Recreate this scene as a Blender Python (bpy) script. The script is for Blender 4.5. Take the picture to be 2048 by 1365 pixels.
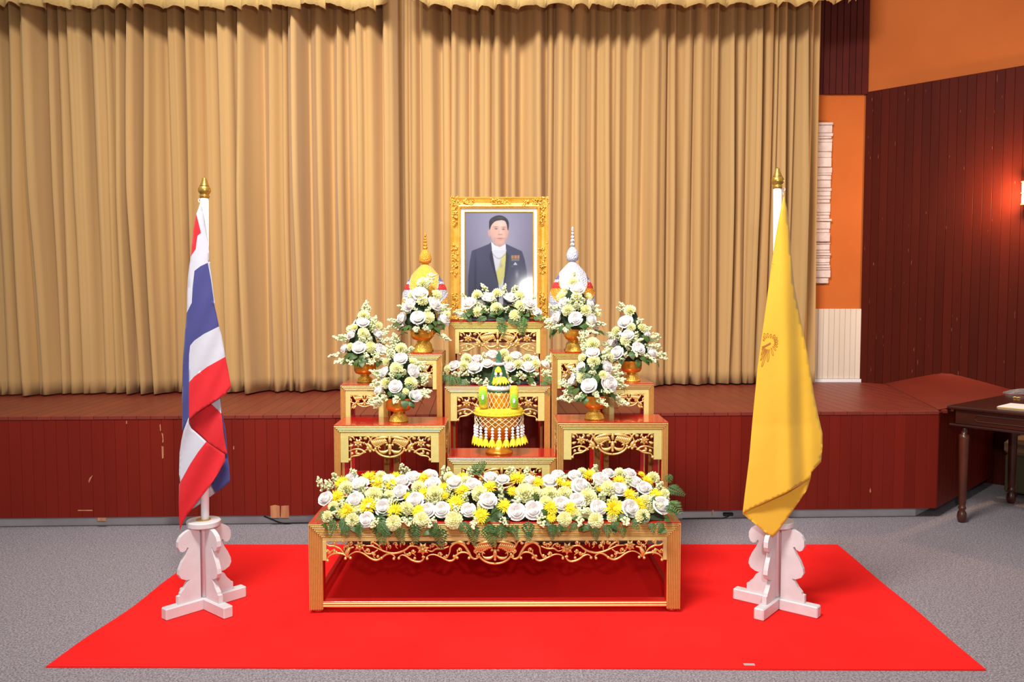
import bpy, math, random
import numpy as np
from mathutils import Vector, Matrix, Quaternion
from mathutils.geometry import delaunay_2d_cdt

scene = bpy.context.scene
for o in list(bpy.data.objects):
    bpy.data.objects.remove(o, do_unlink=True)
COL = scene.collection
PI = math.pi

# ------------------------------------------------------------------ camera
F_PX = 1700.0
CAM_H = 1.5
TANP = 97.5 / F_PX
PITCH = math.atan(TANP)
cam_data = bpy.data.cameras.new('camera')
cam_data.sensor_width = 36.0
cam_data.lens = F_PX / 2048.0 * 36.0
cam_data.clip_start = 0.05
cam = bpy.data.objects.new('camera', cam_data)
cam.location = (0, 0, CAM_H)
cam.rotation_euler = (PI / 2 - PITCH, 0, 0)
COL.objects.link(cam)
scene.camera = cam

# ------------------------------------------------------------------ world, lights, exposure
world = bpy.data.worlds.new('hall_ambient')
scene.world = world
world.use_nodes = True
bg = world.node_tree.nodes['Background']
bg.inputs[0].default_value = (1.0, 0.965, 0.925, 1)
bg.inputs[1].default_value = 0.30

def area(name, loc, target, size, size_y, power, color, spread=180):
    l = bpy.data.lights.new(name, 'AREA')
    l.shape = 'RECTANGLE'
    l.size = size
    l.size_y = size_y
    l.energy = power
    l.color = color
    l.spread = math.radians(spread)
    o = bpy.data.objects.new(name, l)
    o.location = loc
    o.rotation_euler = (Vector(target) - Vector(loc)).to_track_quat('-Z', 'Y').to_euler()
    COL.objects.link(o)
    return o

area('hall_ceiling_light', (-1.0, 1.7, 5.0), (0.05, 5.8, 1.85), 1.8, 0.9, 150, (1.0, 0.97, 0.925), 108)
area('camera_flash', (0.22, -0.02, 2.05), (0.0, 4.6, 1.0), 0.13, 0.13, 46, (1.0, 0.96, 0.91))  # unseen flash just above the camera, makes the hot spot in the portrait glass

vs = scene.view_settings
vs.view_transform = 'Standard'
vs.look = 'None'
vs.exposure = 0.46
vs.gamma = 1.0
vs.use_curve_mapping = False

# ------------------------------------------------------------------ pixel -> world helpers
def ray(px, py):
    u = (px - 1024.0) / F_PX
    v = -(py - 682.5) / F_PX
    c, s = math.cos(PITCH), math.sin(PITCH)
    return Vector((u, c + v * s, -s + v * c))

def at(px, py, Y):
    d = ray(px, py)
    t = Y / d.y
    return Vector((d.x * t, Y, CAM_H + d.z * t))

def floor_at(px, py, z=0.0):
    d = ray(px, py)
    t = (z - CAM_H) / d.z
    return Vector((d.x * t, d.y * t, z))

# ------------------------------------------------------------------ materials
def lin(c):
    out = []
    for v in c:
        v = v / 255.0
        out.append(v / 12.92 if v <= 0.04045 else ((v + 0.055) / 1.055) ** 2.4)
    return (out[0], out[1], out[2], 1.0)

MATS = {}
def mat(name, col, rough=0.6, metal=0.0, spec=0.5, col2=None, nscale=8.0, ndetail=3.0, nstretch=(1, 1, 1),
        bump=0.0, bscale=60.0, bstretch=(1, 1, 1), coat=0.0, coat_rough=0.1, emit=None, estr=0.0,
        rnd=0.0, trans=0.0, sheen=0.0, sub=0.0, ramp=(0.35, 0.65)):
    m = bpy.data.materials.new(name)
    m.use_nodes = True
    nt = m.node_tree
    b = nt.nodes['Principled BSDF']
    b.inputs['Base Color'].default_value = lin(col)
    b.inputs['Roughness'].default_value = rough
    b.inputs['Metallic'].default_value = metal
    b.inputs['Specular IOR Level'].default_value = spec
    b.inputs['Coat Weight'].default_value = coat
    b.inputs['Coat Roughness'].default_value = coat_rough
    b.inputs['Sheen Weight'].default_value = sheen
    if sub > 0:
        b.inputs['Subsurface Weight'].default_value = sub
        b.inputs['Subsurface Radius'].default_value = (0.02, 0.015, 0.01)
        b.inputs['Subsurface Scale'].default_value = 0.3
    if emit is not None:
        b.inputs['Emission Color'].default_value = lin(emit)
        b.inputs['Emission Strength'].default_value = estr
    tc = None
    def coords(stretch):
        nonlocal tc
        if tc is None:
            tc = nt.nodes.new('ShaderNodeTexCoord')
        mp = nt.nodes.new('ShaderNodeMapping')
        mp.inputs['Scale'].default_value = stretch
        nt.links.new(tc.outputs['Object'], mp.inputs['Vector'])
        return mp.outputs['Vector']
    src = None
    if col2 is not None:
        n = nt.nodes.new('ShaderNodeTexNoise')
        n.noise_dimensions = '4D'
        n.inputs['Scale'].default_value = nscale
        n.inputs['Detail'].default_value = ndetail
        nt.links.new(coords(nstretch), n.inputs['Vector'])
        oi = nt.nodes.new('ShaderNodeObjectInfo')
        mu = nt.nodes.new('ShaderNodeMath'); mu.operation = 'MULTIPLY'
        mu.inputs[1].default_value = 57.0
        nt.links.new(oi.outputs['Random'], mu.inputs[0])
        nt.links.new(mu.outputs[0], n.inputs['W'])
        r = nt.nodes.new('ShaderNodeValToRGB')
        r.color_ramp.elements[0].position = ramp[0]
        r.color_ramp.elements[1].position = ramp[1]
        r.color_ramp.elements[0].color = lin(col)
        r.color_ramp.elements[1].color = lin(col2)
        nt.links.new(n.outputs['Fac'], r.inputs['Fac'])
        src = r.outputs['Color']
    if rnd > 0:
        oi = nt.nodes.new('ShaderNodeObjectInfo')
        mr = nt.nodes.new('ShaderNodeMapRange')
        mr.inputs['To Min'].default_value = 1.0 - rnd
        mr.inputs['To Max'].default_value = 1.0 + rnd * 0.4
        nt.links.new(oi.outputs['Random'], mr.inputs['Value'])
        hs = nt.nodes.new('ShaderNodeHueSaturation')
        nt.links.new(mr.outputs['Result'], hs.inputs['Value'])
        if src is not None:
            nt.links.new(src, hs.inputs['Color'])
        else:
            hs.inputs['Color'].default_value = lin(col)
        src = hs.outputs['Color']
    if src is not None:
        nt.links.new(src, b.inputs['Base Color'])
    if bump > 0:
        n = nt.nodes.new('ShaderNodeTexNoise')
        n.inputs['Scale'].default_value = bscale
        n.inputs['Detail'].default_value = 3.0
        nt.links.new(coords(bstretch), n.inputs['Vector'])
        bp = nt.nodes.new('ShaderNodeBump')
        bp.inputs['Strength'].default_value = bump
        bp.inputs['Distance'].default_value = 0.01
        nt.links.new(n.outputs['Fac'], bp.inputs['Height'])
        nt.links.new(bp.outputs['Normal'], b.inputs['Normal'])
    MATS[name] = m
    return m

def bead_bump(m, scale=160.0, strength=0.7, dist=0.004):
    nt = m.node_tree
    b = nt.nodes['Principled BSDF']
    tc = nt.nodes.new('ShaderNodeTexCoord')
    v = nt.nodes.new('ShaderNodeTexVoronoi')
    v.inputs['Scale'].default_value = scale
    nt.links.new(tc.outputs['Object'], v.inputs['Vector'])
    bp = nt.nodes.new('ShaderNodeBump')
    bp.invert = True
    bp.inputs['Strength'].default_value = strength
    bp.inputs['Distance'].default_value = dist
    nt.links.new(v.outputs['Distance'], bp.inputs['Height'])
    nt.links.new(bp.outputs['Normal'], b.inputs['Normal'])

def worn_paint(name, col, col_b, chip, rough, spec, thr):
    # painted boards with a little tone variation from board to board and thin vertical scratches in the paint
    m = mat(name, col, rough=rough, spec=spec, col2=col_b, nscale=2.2, nstretch=(1, 1, 0.25), rnd=0.06)
    nt = m.node_tree
    b = nt.nodes['Principled BSDF']
    old = b.inputs['Base Color'].links[0].from_socket
    tc = nt.nodes.new('ShaderNodeTexCoord')
    mp = nt.nodes.new('ShaderNodeMapping')
    mp.inputs['Scale'].default_value = (150, 150, 9)
    nt.links.new(tc.outputs['Object'], mp.inputs['Vector'])
    n = nt.nodes.new('ShaderNodeTexNoise'); n.noise_dimensions = '4D'
    n.inputs['Scale'].default_value = 1.0
    n.inputs['Detail'].default_value = 2.0
    nt.links.new(mp.outputs['Vector'], n.inputs['Vector'])
    oi = nt.nodes.new('ShaderNodeObjectInfo')
    mu = nt.nodes.new('ShaderNodeMath'); mu.operation = 'MULTIPLY'; mu.inputs[1].default_value = 91.0
    nt.links.new(oi.outputs['Random'], mu.inputs[0]); nt.links.new(mu.outputs[0], n.inputs['W'])
    r = nt.nodes.new('ShaderNodeMapRange')
    r.inputs['From Min'].default_value = thr
    r.inputs['From Max'].default_value = thr + 0.03
    nt.links.new(n.outputs['Fac'], r.inputs['Value'])
    mx = nt.nodes.new('ShaderNodeMix'); mx.data_type = 'RGBA'
    nt.links.new(r.outputs['Result'], mx.inputs['Factor'])
    nt.links.new(old, mx.inputs['A'])
    mx.inputs['B'].default_value = lin(chip)
    nt.links.new(mx.outputs['Result'], b.inputs['Base Color'])
    return m

mat('grey_carpet', (112, 102, 110), rough=0.95, spec=0.1, col2=(176, 168, 173), nscale=130, ndetail=4, bump=0.5, bscale=220, ramp=(0.36, 0.66))
mat('red_carpet', (236, 34, 32), rough=0.95, spec=0.08, col2=(244, 40, 38), nscale=2.0, bump=0.25, bscale=400)
worn_paint('stage_red', (118, 27, 13), (106, 22, 10), (190, 120, 84), 0.5, 0.2, 0.80)
worn_paint('stage_top_red', (126, 46, 32), (112, 39, 27), (190, 120, 84), 0.42, 0.45, 0.82)
worn_paint('wall_wood', (82, 23, 11), (70, 19, 8), (170, 110, 90), 0.55, 0.1, 0.735)
mat('wall_wood_upper', (80, 22, 15), rough=0.6, spec=0.2, col2=(68, 18, 12), nscale=3, rnd=0.1)
mat('groove_dark', (92, 22, 16), rough=0.8)
mat('bare_wood', (158, 94, 62), rough=0.8, col2=(184, 124, 82), nscale=40, nstretch=(1, 1, 0.2))
mat('plinth_grey', (204, 198, 202), rough=0.7, col2=(188, 182, 188), nscale=6)
mat('orange_wall', (192, 101, 44), rough=0.75, spec=0.2, col2=(184, 95, 40), nscale=2)
mat('cream_board', (222, 208, 194), rough=0.6, col2=(212, 196, 178), nscale=5, nstretch=(1, 1, 0.1), rnd=0.03)
mat('white_skirting', (228, 228, 232), rough=0.6)
mat('stone_white', (226, 208, 204), rough=0.9, col2=(206, 188, 184), nscale=18, bump=0.6, bscale=50, rnd=0.06)
mat('curtain_cloth', (194, 156, 104), rough=0.85, spec=0.15, col2=(186, 147, 95), nscale=3, nstretch=(1, 1, 0.1), sheen=0.15, bump=0.15, bscale=700)
mat('valance_cloth', (214, 180, 116), rough=0.8, spec=0.2, col2=(206, 170, 106), nscale=5, sheen=0.15, bump=0.2, bscale=90)
mat('gold_paint', (236, 204, 130), rough=0.32, metal=0.5, col2=(228, 192, 116), nscale=60, bump=0.06, bscale=300)
mat('gold_flat', (218, 200, 126), rough=0.5, metal=0.35, col2=(210, 192, 118), nscale=50, bump=0.08, bscale=400)
mat('gold_groove', (196, 130, 62), rough=0.5, metal=0.3)
mat('gold_carved', (234, 196, 126), rough=0.32, metal=0.55, col2=(226, 180, 106), nscale=90, bump=0.1, bscale=200)
mat('gold_frame', (232, 184, 86), rough=0.32, metal=0.6, col2=(222, 168, 66), nscale=30, bump=0.15, bscale=180)
mat('gold_bowl', (244, 172, 62), rough=0.3, metal=0.65, col2=(236, 156, 46), nscale=12, bump=0.05, bscale=60)
mat('gold_bowl_foot', (244, 194, 80), rough=0.32, metal=0.65, bump=0.5, bscale=140)
mat('silver_foot', (206, 204, 206), rough=0.34, metal=0.85, bump=0.5, bscale=140)
mat('gold_finial', (206, 160, 74), rough=0.3, metal=0.85)
mat('red_lacquer', (186, 26, 22), rough=0.22, spec=0.55, coat=0.5, coat_rough=0.06)
mat('white_paint', (212, 206, 209), rough=0.5, col2=(204, 197, 200), nscale=14, bump=0.05, bscale=80)
mat('white_pole', (240, 240, 246), rough=0.3)
mat('brass', (190, 150, 80), rough=0.4, metal=0.7)
mat('flag_red', (204, 34, 42), rough=0.7, spec=0.2, sheen=0.2, bump=0.12, bscale=22)
mat('flag_white', (186, 184, 195), rough=0.7, spec=0.2, sheen=0.2, bump=0.12, bscale=22)
mat('flag_blue', (64, 64, 120), rough=0.7, spec=0.2, sheen=0.2, bump=0.12, bscale=22)
mat('flag_yellow', (216, 166, 46), rough=0.6, spec=0.25, sheen=0.2, bump=0.1, bscale=20)
mat('emblem_brown', (176, 104, 36), rough=0.7)
mat('cord_white', (235, 235, 235), rough=0.5)
mat('rose_white', (248, 244, 240), rough=0.55, spec=0.3, col2=(240, 234, 232), nscale=6, rnd=0.05, sub=0.15)
mat('carnation_cream', (252, 250, 206), rough=0.65, spec=0.25, col2=(248, 244, 184), nscale=8, rnd=0.06, sub=0.15)
mat('chrysanthemum_yellow', (252, 226, 58), rough=0.6, spec=0.25, col2=(246, 212, 40), nscale=10, rnd=0.08, sub=0.1)
mat('statice_cream', (238, 240, 200), rough=0.7, spec=0.2, col2=(222, 226, 168), nscale=30, rnd=0.05)
mat('leaf_green', (72, 98, 36), rough=0.5, col2=(46, 70, 24), nscale=9, rnd=0.25)
mat('fern_green', (70, 108, 44), rough=0.5, col2=(48, 82, 32), nscale=9, rnd=0.3)
mat('moss_dark', (38, 56, 26), rough=0.9, col2=(24, 40, 18), nscale=40, bump=0.8, bscale=60)
mat('stem_green', (120, 150, 84), rough=0.6)
mat('tray_black', (34, 32, 32), rough=0.4)
mat('cone_green', (36, 92, 60), rough=0.4, col2=(28, 76, 48), nscale=20, nstretch=(1, 1, 0.2))
mat('garland_yellow', (252, 222, 50), rough=0.7, col2=(244, 206, 40), nscale=60)
bead_bump(MATS['garland_yellow'], 260, 0.9, 0.004)
mat('garland_white', (244, 240, 244), rough=0.6)
bead_bump(MATS['garland_white'], 220, 0.8, 0.004)
mat('bud_yellow', (252, 216, 44), rough=0.55, rnd=0.04)
mat('bud_green', (206, 202, 60), rough=0.55)
mat('rosette_green', (132, 196, 40), rough=0.6)
mat('net_cream', (250, 236, 196), rough=0.6)
mat('tassel_white', (240, 236, 240), rough=0.55)
mat('phum_yellow', (238, 168, 44), rough=0.5, sheen=0.2)
bead_bump(MATS['phum_yellow'], 150, 0.9, 0.007)
mat('phum_orange', (236, 150, 40), rough=0.5)
bead_bump(MATS['phum_orange'], 150, 0.9, 0.007)
mat('phum_white', (196, 196, 210), rough=0.5)
bead_bump(MATS['phum_white'], 150, 0.9, 0.007)
mat('phum_red', (222, 44, 44), rough=0.5)
bead_bump(MATS['phum_red'], 150, 0.9, 0.007)
mat('phum_blue', (100, 108, 170), rough=0.5)
bead_bump(MATS['phum_blue'], 150, 0.9, 0.007)
mat('frame_mat_white', (238, 236, 238), rough=0.6)
mat('dark_wood', (56, 24, 15), rough=0.25, spec=0.5, col2=(46, 19, 12), nscale=4, nstretch=(1, 6, 6), coat=0.3)
mat('dark_leg_wood', (84, 38, 22), rough=0.3, col2=(64, 28, 17), nscale=8, coat=0.2)
mat('paper', (238, 236, 238), rough=0.7)
mat('paper_edge', (238, 196, 130), rough=0.6)
mat('clear_plastic', (235, 235, 240), rough=0.12, spec=0.6)
mat('olive_fabric', (84, 74, 50), rough=0.9, bump=0.3, bscale=200)
mat('tan_fabric', (140, 106, 78), rough=0.85)
mat('cable_black', (24, 22, 24), rough=0.5)
mat('tape_grey', (176, 168, 168), rough=0.5)
mat('lamp_glass', (255, 244, 220), rough=0.4, emit=(255, 214, 150), estr=14.0)
mat('lamp_metal', (120, 90, 60), rough=0.4, metal=0.7)

# ------------------------------------------------------------------ mesh helpers
def link(o, parent=None):
    COL.objects.link(o)
    if parent is not None:
        o.parent = parent
    return o

def tag(o, label=None, cat=None, group=None, kind=None):
    if label: o['label'] = label
    if cat: o['category'] = cat
    if group: o['group'] = group
    if kind: o['kind'] = kind
    return o

def thing(name, label, cat, loc=(0, 0, 0), rotz=0.0, group=None):
    o = bpy.data.objects.new(name, None)
    o.empty_display_size = 0.05
    o.location = loc
    o.rotation_euler = (0, 0, rotz)
    link(o)
    return tag(o, label, cat, group)

class MB:
    def __init__(self):
        self.v = []; self.f = []; self.m = []; self.cur = 0
    def add(self, verts, faces):
        b = len(self.v)
        self.v.extend([tuple(p) for p in verts])
        for f in faces:
            self.f.append(tuple(i + b for i in f)); self.m.append(self.cur)
        return self
    def box(self, x0, x1, y0, y1, z0, z1):
        return self.add([(x0, y0, z0), (x1, y0, z0), (x1, y1, z0), (x0, y1, z0),
                         (x0, y0, z1), (x1, y0, z1), (x1, y1, z1), (x0, y1, z1)],
                        [(0, 3, 2, 1), (4, 5, 6, 7), (0, 1, 5, 4), (1, 2, 6, 5), (2, 3, 7, 6), (3, 0, 4, 7)])
    def bev(self, x0, x1, y0, y1, z0, z1, b):
        # box with chamfered edges
        vs = []
        for (sx, X, ix) in ((0, x0, 1), (1, x1, -1)):
            pass
        xs = (x0, x1); ys = (y0, y1); zs = (z0, z1)
        idx = {}
        for i in (0, 1):
            for j in (0, 1):
                for k in (0, 1):
                    dx = b if i == 0 else -b; dy = b if j == 0 else -b; dz = b if k == 0 else -b
                    idx[(i, j, k, 0)] = len(vs); vs.append((xs[i], ys[j] + dy, zs[k] + dz))
                    idx[(i, j, k, 1)] = len(vs); vs.append((xs[i] + dx, ys[j], zs[k] + dz))
                    idx[(i, j, k, 2)] = len(vs); vs.append((xs[i] + dx, ys[j] + dy, zs[k]))
        fs = []
        g = lambda i, j, k, a: idx[(i, j, k, a)]
        fs.append((g(0, 0, 0, 0), g(0, 0, 1, 0), g(0, 1, 1, 0), g(0, 1, 0, 0)))
        fs.append((g(1, 0, 0, 0), g(1, 1, 0, 0), g(1, 1, 1, 0), g(1, 0, 1, 0)))
        fs.append((g(0, 0, 0, 1), g(1, 0, 0, 1), g(1, 0, 1, 1), g(0, 0, 1, 1)))
        fs.append((g(0, 1, 0, 1), g(0, 1, 1, 1), g(1, 1, 1, 1), g(1, 1, 0, 1)))
        fs.append((g(0, 0, 0, 2), g(0, 1, 0, 2), g(1, 1, 0, 2), g(1, 0, 0, 2)))
        fs.append((g(0, 0, 1, 2), g(1, 0, 1, 2), g(1, 1, 1, 2), g(0, 1, 1, 2)))
        for i in (0, 1):
            for j in (0, 1):
                for k in (0, 1):
                    t = (g(i, j, k, 0), g(i, j, k, 1), g(i, j, k, 2))
                    fs.append(t if (i + j + k) % 2 == 0 else t[::-1])
        for j in (0, 1):
            for k in (0, 1):
                fs.append((g(0, j, k, 1), g(1, j, k, 1), g(1, j, k, 2), g(0, j, k, 2)))
        for i in (0, 1):
            for k in (0, 1):
                fs.append((g(i, 0, k, 0), g(i, 1, k, 0), g(i, 1, k, 2), g(i, 0, k, 2)))
        for i in (0, 1):
            for j in (0, 1):
                fs.append((g(i, j, 0, 0), g(i, j, 1, 0), g(i, j, 1, 1), g(i, j, 0, 1)))
        return self.add(vs, fs)
    def lathe(self, prof, n=24, cx=0, cy=0, cap=True, wob=None):
        vs = []; fs = []
        for (r, z) in prof:
            for k in range(n):
                a = 2 * PI * k / n
                rr = r if wob is None else r * (1 + wob * math.cos(a * 12))
                vs.append((cx + rr * math.cos(a), cy + rr * math.sin(a), z))
        for i in range(len(prof) - 1):
            for k in range(n):
                k2 = (k + 1) % n
                fs.append((i * n + k, i * n + k2, (i + 1) * n + k2, (i + 1) * n + k))
        if cap:
            fs.append(tuple(range(n))[::-1])
            fs.append(tuple((len(prof) - 1) * n + k for k in range(n)))
        return self.add(vs, fs)
    def tube(self, pts, rad, n=6, flat=None, closed=False, caps=True):
        pts = [Vector(p) for p in pts]
        N = len(pts)
        if not isinstance(rad, (list, tuple)):
            rad = [rad] * N
        vs = []; fs = []
        up = None
        for i in range(N):
            if closed:
                t = pts[(i + 1) % N] - pts[i - 1]
            else:
                t = pts[min(i + 1, N - 1)] - pts[max(i - 1, 0)]
            if t.length < 1e-9:
                t = Vector((0, 0, 1))
            t.normalize()
            ref = flat if flat is not None else (Vector((0, 1, 0)) if abs(t.y) < 0.9 else Vector((1, 0, 0)))
            a = ref - t * ref.dot(t)
            if a.length < 1e-6:
                a = Vector((1, 0, 0)) - t * t.x
            a.normalize()
            bb = t.cross(a)
            for k in range(n):
                an = 2 * PI * k / n
                vs.append(pts[i] + (a * math.cos(an) + bb * math.sin(an)) * rad[i])
        rng = N if closed else N - 1
        for i in range(rng):
            j = (i + 1) % N
            for k in range(n):
                k2 = (k + 1) % n
                fs.append((i * n + k, i * n + k2, j * n + k2, j * n + k))
        if caps and not closed:
            fs.append(tuple(range(n))[::-1])
            fs.append(tuple((N - 1) * n + k for k in range(n)))
        return self.add(vs, fs)
    def ball(self, c, r, n=8, m=5, sq=(1, 1, 1)):
        vs = []; fs = []
        for i in range(m + 1):
            th = PI * i / m
            for k in range(n):
                a = 2 * PI * k / n
                vs.append((c[0] + r * sq[0] * math.sin(th) * math.cos(a), c[1] + r * sq[1] * math.sin(th) * math.sin(a), c[2] - r * sq[2] * math.cos(th)))
        for i in range(m):
            for k in range(n):
                k2 = (k + 1) % n
                fs.append((i * n + k, i * n + k2, (i + 1) * n + k2, (i + 1) * n + k))
        return self.add(vs, fs)
    def prism_y(self, poly, y0, y1):
        # polygon in (x, z), extruded along y
        n = len(poly)
        vs = [(p[0], y0, p[1]) for p in poly] + [(p[0], y1, p[1]) for p in poly]
        fs = [tuple(range(n)), tuple(range(2 * n - 1, n - 1, -1))]
        for i in range(n):
            j = (i + 1) % n
            fs.append((i, n + i, n + j, j))
        return self.add(vs, fs)
    def prism_z(self, poly, z0, z1):
        n = len(poly)
        vs = [(p[0], p[1], z0) for p in poly] + [(p[0], p[1], z1) for p in poly]
        fs = [tuple(range(n - 1, -1, -1)), tuple(range(n, 2 * n))]
        for i in range(n):
            j = (i + 1) % n
            fs.append((i, j, n + j, n + i))
        return self.add(vs, fs)
    def mesh(self, name, mats, smooth=False):
        me = bpy.data.meshes.new(name)
        me.from_pydata(self.v, [], self.f)
        if isinstance(mats, str):
            mats = [mats]
        for mm in mats:
            me.materials.append(MATS[mm])
        if len(mats) > 1:
            me.polygons.foreach_set('material_index', self.m)
        if smooth:
            me.polygons.foreach_set('use_smooth', [True] * len(self.f))
        me.update()
        return me
    def build(self, name, mats, parent=None, smooth=False, loc=None, rot=None):
        o = bpy.data.objects.new(name, self.mesh(name, mats, smooth))
        link(o, parent)
        if loc is not None: o.location = loc
        if rot is not None: o.rotation_euler = rot
        return o

def inst(name, me, parent, loc, rot=None, quat=None, scale=1.0):
    o = bpy.data.objects.new(name, me)
    link(o, parent)
    o.location = loc
    if quat is not None:
        o.rotation_mode = 'QUATERNION'
        o.rotation_quaternion = quat
    elif rot is not None:
        o.rotation_euler = rot
    o.scale = (scale, scale, scale) if not isinstance(scale, (tuple, list)) else scale
    return o

def smooth_curve(pts, sub=5):
    # Catmull-Rom through 2D/3D points
    P = [Vector(p) for p in pts]
    if len(P) < 3:
        return P
    out = []
    for i in range(len(P) - 1):
        p0 = P[i - 1] if i > 0 else P[i] * 2 - P[i + 1]
        p1 = P[i]; p2 = P[i + 1]
        p3 = P[i + 2] if i + 2 < len(P) else P[i + 1] * 2 - P[i]
        for k in range(sub):
            t = k / sub
            out.append(0.5 * ((2 * p1) + (-p0 + p2) * t + (2 * p0 - 5 * p1 + 4 * p2 - p3) * t * t + (-p0 + 3 * p1 - 3 * p2 + p3) * t ** 3))
    out.append(P[-1])
    return out

def in_poly(x, y, poly):
    c = False
    n = len(poly)
    j = n - 1
    for i in range(n):
        xi, yi = poly[i][0], poly[i][1]; xj, yj = poly[j][0], poly[j][1]
        if (yi > y) != (yj > y) and x < (xj - xi) * (y - yi) / (yj - yi) + xi:
            c = not c
        j = i
    return c

# ================================================================== SETTING
# floor
b = MB(); b.box(-7.5, 7.5, -3.0, 9.5, -0.05, 0.0)
floor = b.build('floor', 'grey_carpet'); tag(floor, kind='structure', label='grey flecked wall to wall carpet floor')

# ---- stage
STAGE_Z = 0.72
SA = math.radians(2.45)
SD = Vector((math.cos(SA), math.sin(SA), 0))            # along the stage front
SN = Vector((-math.sin(SA), math.cos(SA), 0))           # into the stage
corner = floor_at(1877, 822, STAGE_Z); corner.z = 0      # front right corner of the stage
stage = bpy.data.objects.new('stage', None); link(stage)
stage.location = corner; stage.rotation_euler = (0, 0, SA)
tag(stage, 'low dark red plank stage with grey plinth below the curtain', None, kind='structure')
PW = 0.073                                               # front board pitch
nb = 98
L = nb * PW
b = MB(); b.prism_z([(-L, 0.012), (-0.012, 0.012), (0.95, 0.92), (1.1, 2.4), (-L, 2.4)], 0.085, STAGE_Z - 0.02)
b.build('stage_body', 'groove_dark', stage)
b = MB(); b.prism_z([(-L, 0.07), (-0.1, 0.07), (0.95, 1.05), (0.9, 1.6), (-L, 1.6)], 0.0, 0.085)
b.build('plinth', 'plinth_grey', stage)
b = MB(); b.bev(-PW / 2 + 0.0004, PW / 2 - 0.0004, -0.006, 0.012, 0.07, STAGE_Z - 0.012, 0.0013)
front_me = b.mesh('front_board', 'stage_red')
for i in range(nb):
    inst('front_board', front_me, stage, (-PW * (i + 0.5), 0, 0))
TW = 0.088
b = MB(); b.bev(-TW / 2 + 0.0008, TW / 2 - 0.0008, -0.012, 2.3, -0.024, 0.0, 0.0025)
top_me = b.mesh('top_board', 'stage_top_red')
for i in range(82):
    inst('top_board', top_me, stage, (-TW * (i + 0.5), 0, STAGE_Z))
b = MB()
for i in range(82, 90):
    inst('top_board', top_me, stage, (-TW * (i + 0.5), 0, STAGE_Z))
# boards beside the chamfered right corner get shorter and start further back
for i in range(10):
    x = TW * (i + 0.5)
    bb = MB(); bb.bev(-TW / 2 + 0.0008, TW / 2 - 0.0008, x * 0.92, 2.3, -0.024, 0.0, 0.0025)
    o = bb.build('top_board', 'stage_top_red', stage); o.location = (x, 0, STAGE_Z)
# boards on the chamfered side face
side_v = Vector((0.95, 0.92, 0)); sl = side_v.length; sa = math.atan2(side_v.y, side_v.x)
for i in range(int(sl / PW)):
    p = side_v.normalized() * (PW * (i + 0.5))
    o = inst('front_board', front_me, stage, (p.x, p.y, 0), rot=(0, 0, sa))
# paint chips: bare wood patches, as in the photograph
def chip(pxs):
    pts = []
    for (px, py) in pxs:
        d = ray(px, py)
        # intersect stage front plane
        t = (corner - Vector((0, 0, 0))).dot(SN) / d.dot(SN) if True else 0
        w = Vector((0, 0, CAM_H)) + d * t
        l = w - corner
        pts.append((l.dot(SD), l.z))
    bb = MB(); bb.prism_y(pts, -0.0078, -0.004)
    bb.build('paint_chip', 'bare_wood', stage)
chip([(541, 1012), (551, 1010), (560, 1012), (560, 1036), (542, 1036)])
chip([(563, 1012), (578, 1011), (579, 1036), (562, 1036)])
chip([(196, 1036), (213, 1036), (213, 1042), (196, 1042)])
chip([(320, 850), (322, 848), (323, 862), (321, 862)])
chip([(324, 866), (327, 868), (328, 884), (325, 886), (326, 878)])
chip([(324, 892), (328, 894), (328, 916), (325, 918)])
chip([(253, 842), (255, 842), (255, 848), (253, 848)])
chip([(157, 1020), (186, 1020), (186, 1022), (157, 1022)])
chip([(1424, 1021), (1426, 1020), (1426, 1027), (1424, 1027)])
chip([(180, 956), (187, 950), (183, 958), (179, 966), (178, 962)])
chip([(467, 893), (469, 892), (469, 899), (467, 899)])
chip([(1738, 982), (1740, 976), (1741, 984), (1739, 986)])

# ---- ramp wedge of boards in the right corner of the stage
WC = Vector((3.03, 7.37, 0)); WD = Vector((0.695, -0.719, 0)).normalized(); WN = Vector((-WD.y, WD.x, 0))  # wall corner, direction, outward normal (behind)
if WN.y < 0: WN = -WN
def on_wall(px, py=None, z=None):
    d = ray(px, 585 if py is None else py)
    n = WN
    t = (WC - Vector((0, 0, 0))).dot(n) / Vector((d.x, d.y, 0)).dot(n)
    return Vector((0, 0, CAM_H)) + d * t
P1 = on_wall(1772, 767); P2 = on_wall(1892, 743); P3 = on_wall(2060, 800); P4 = floor_at(1878, 821, STAGE_Z)
off = -WN * 0.012
ramp_v = [P1 + off, P2 + off, P3 + off, P4]
for p in ramp_v: pass
bb = MB()
zb = STAGE_Z + 0.001
base = [Vector((p.x, p.y, zb)) for p in ramp_v]
top = [Vector((p.x, p.y, max(p.z, zb + 0.004))) for p in ramp_v]
bb.add(base + top, [(3, 2, 1, 0), (0, 1, 5, 4), (1, 2, 6, 5), (2, 3, 7, 6), (3, 0, 4, 7)])
# top surface as a fine smooth grid
def ramp_pt(u, v):
    a_ = top[0].lerp(top[1], u); c_ = top[3].lerp(top[2], u)
    p_ = a_.lerp(c_, v)
    return p_
gn = 10
gv = [ramp_pt(i / gn, j / gn) for i in range(gn + 1) for j in range(gn + 1)]
gf = [(i * (gn + 1) + j, i * (gn + 1) + j + 1, (i + 1) * (gn + 1) + j + 1, (i + 1) * (gn + 1) + j) for i in range(gn) for j in range(gn)]
bb.add(gv, gf)
rp = bb.build('stage_ramp', 'stage_top_red')
rp.data.polygons.foreach_set('use_smooth', [False] * 5 + [True] * (gn * gn))
tag(rp, 'reddish brown sloping wooden ramp in the right stage corner', 'ramp')

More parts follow.
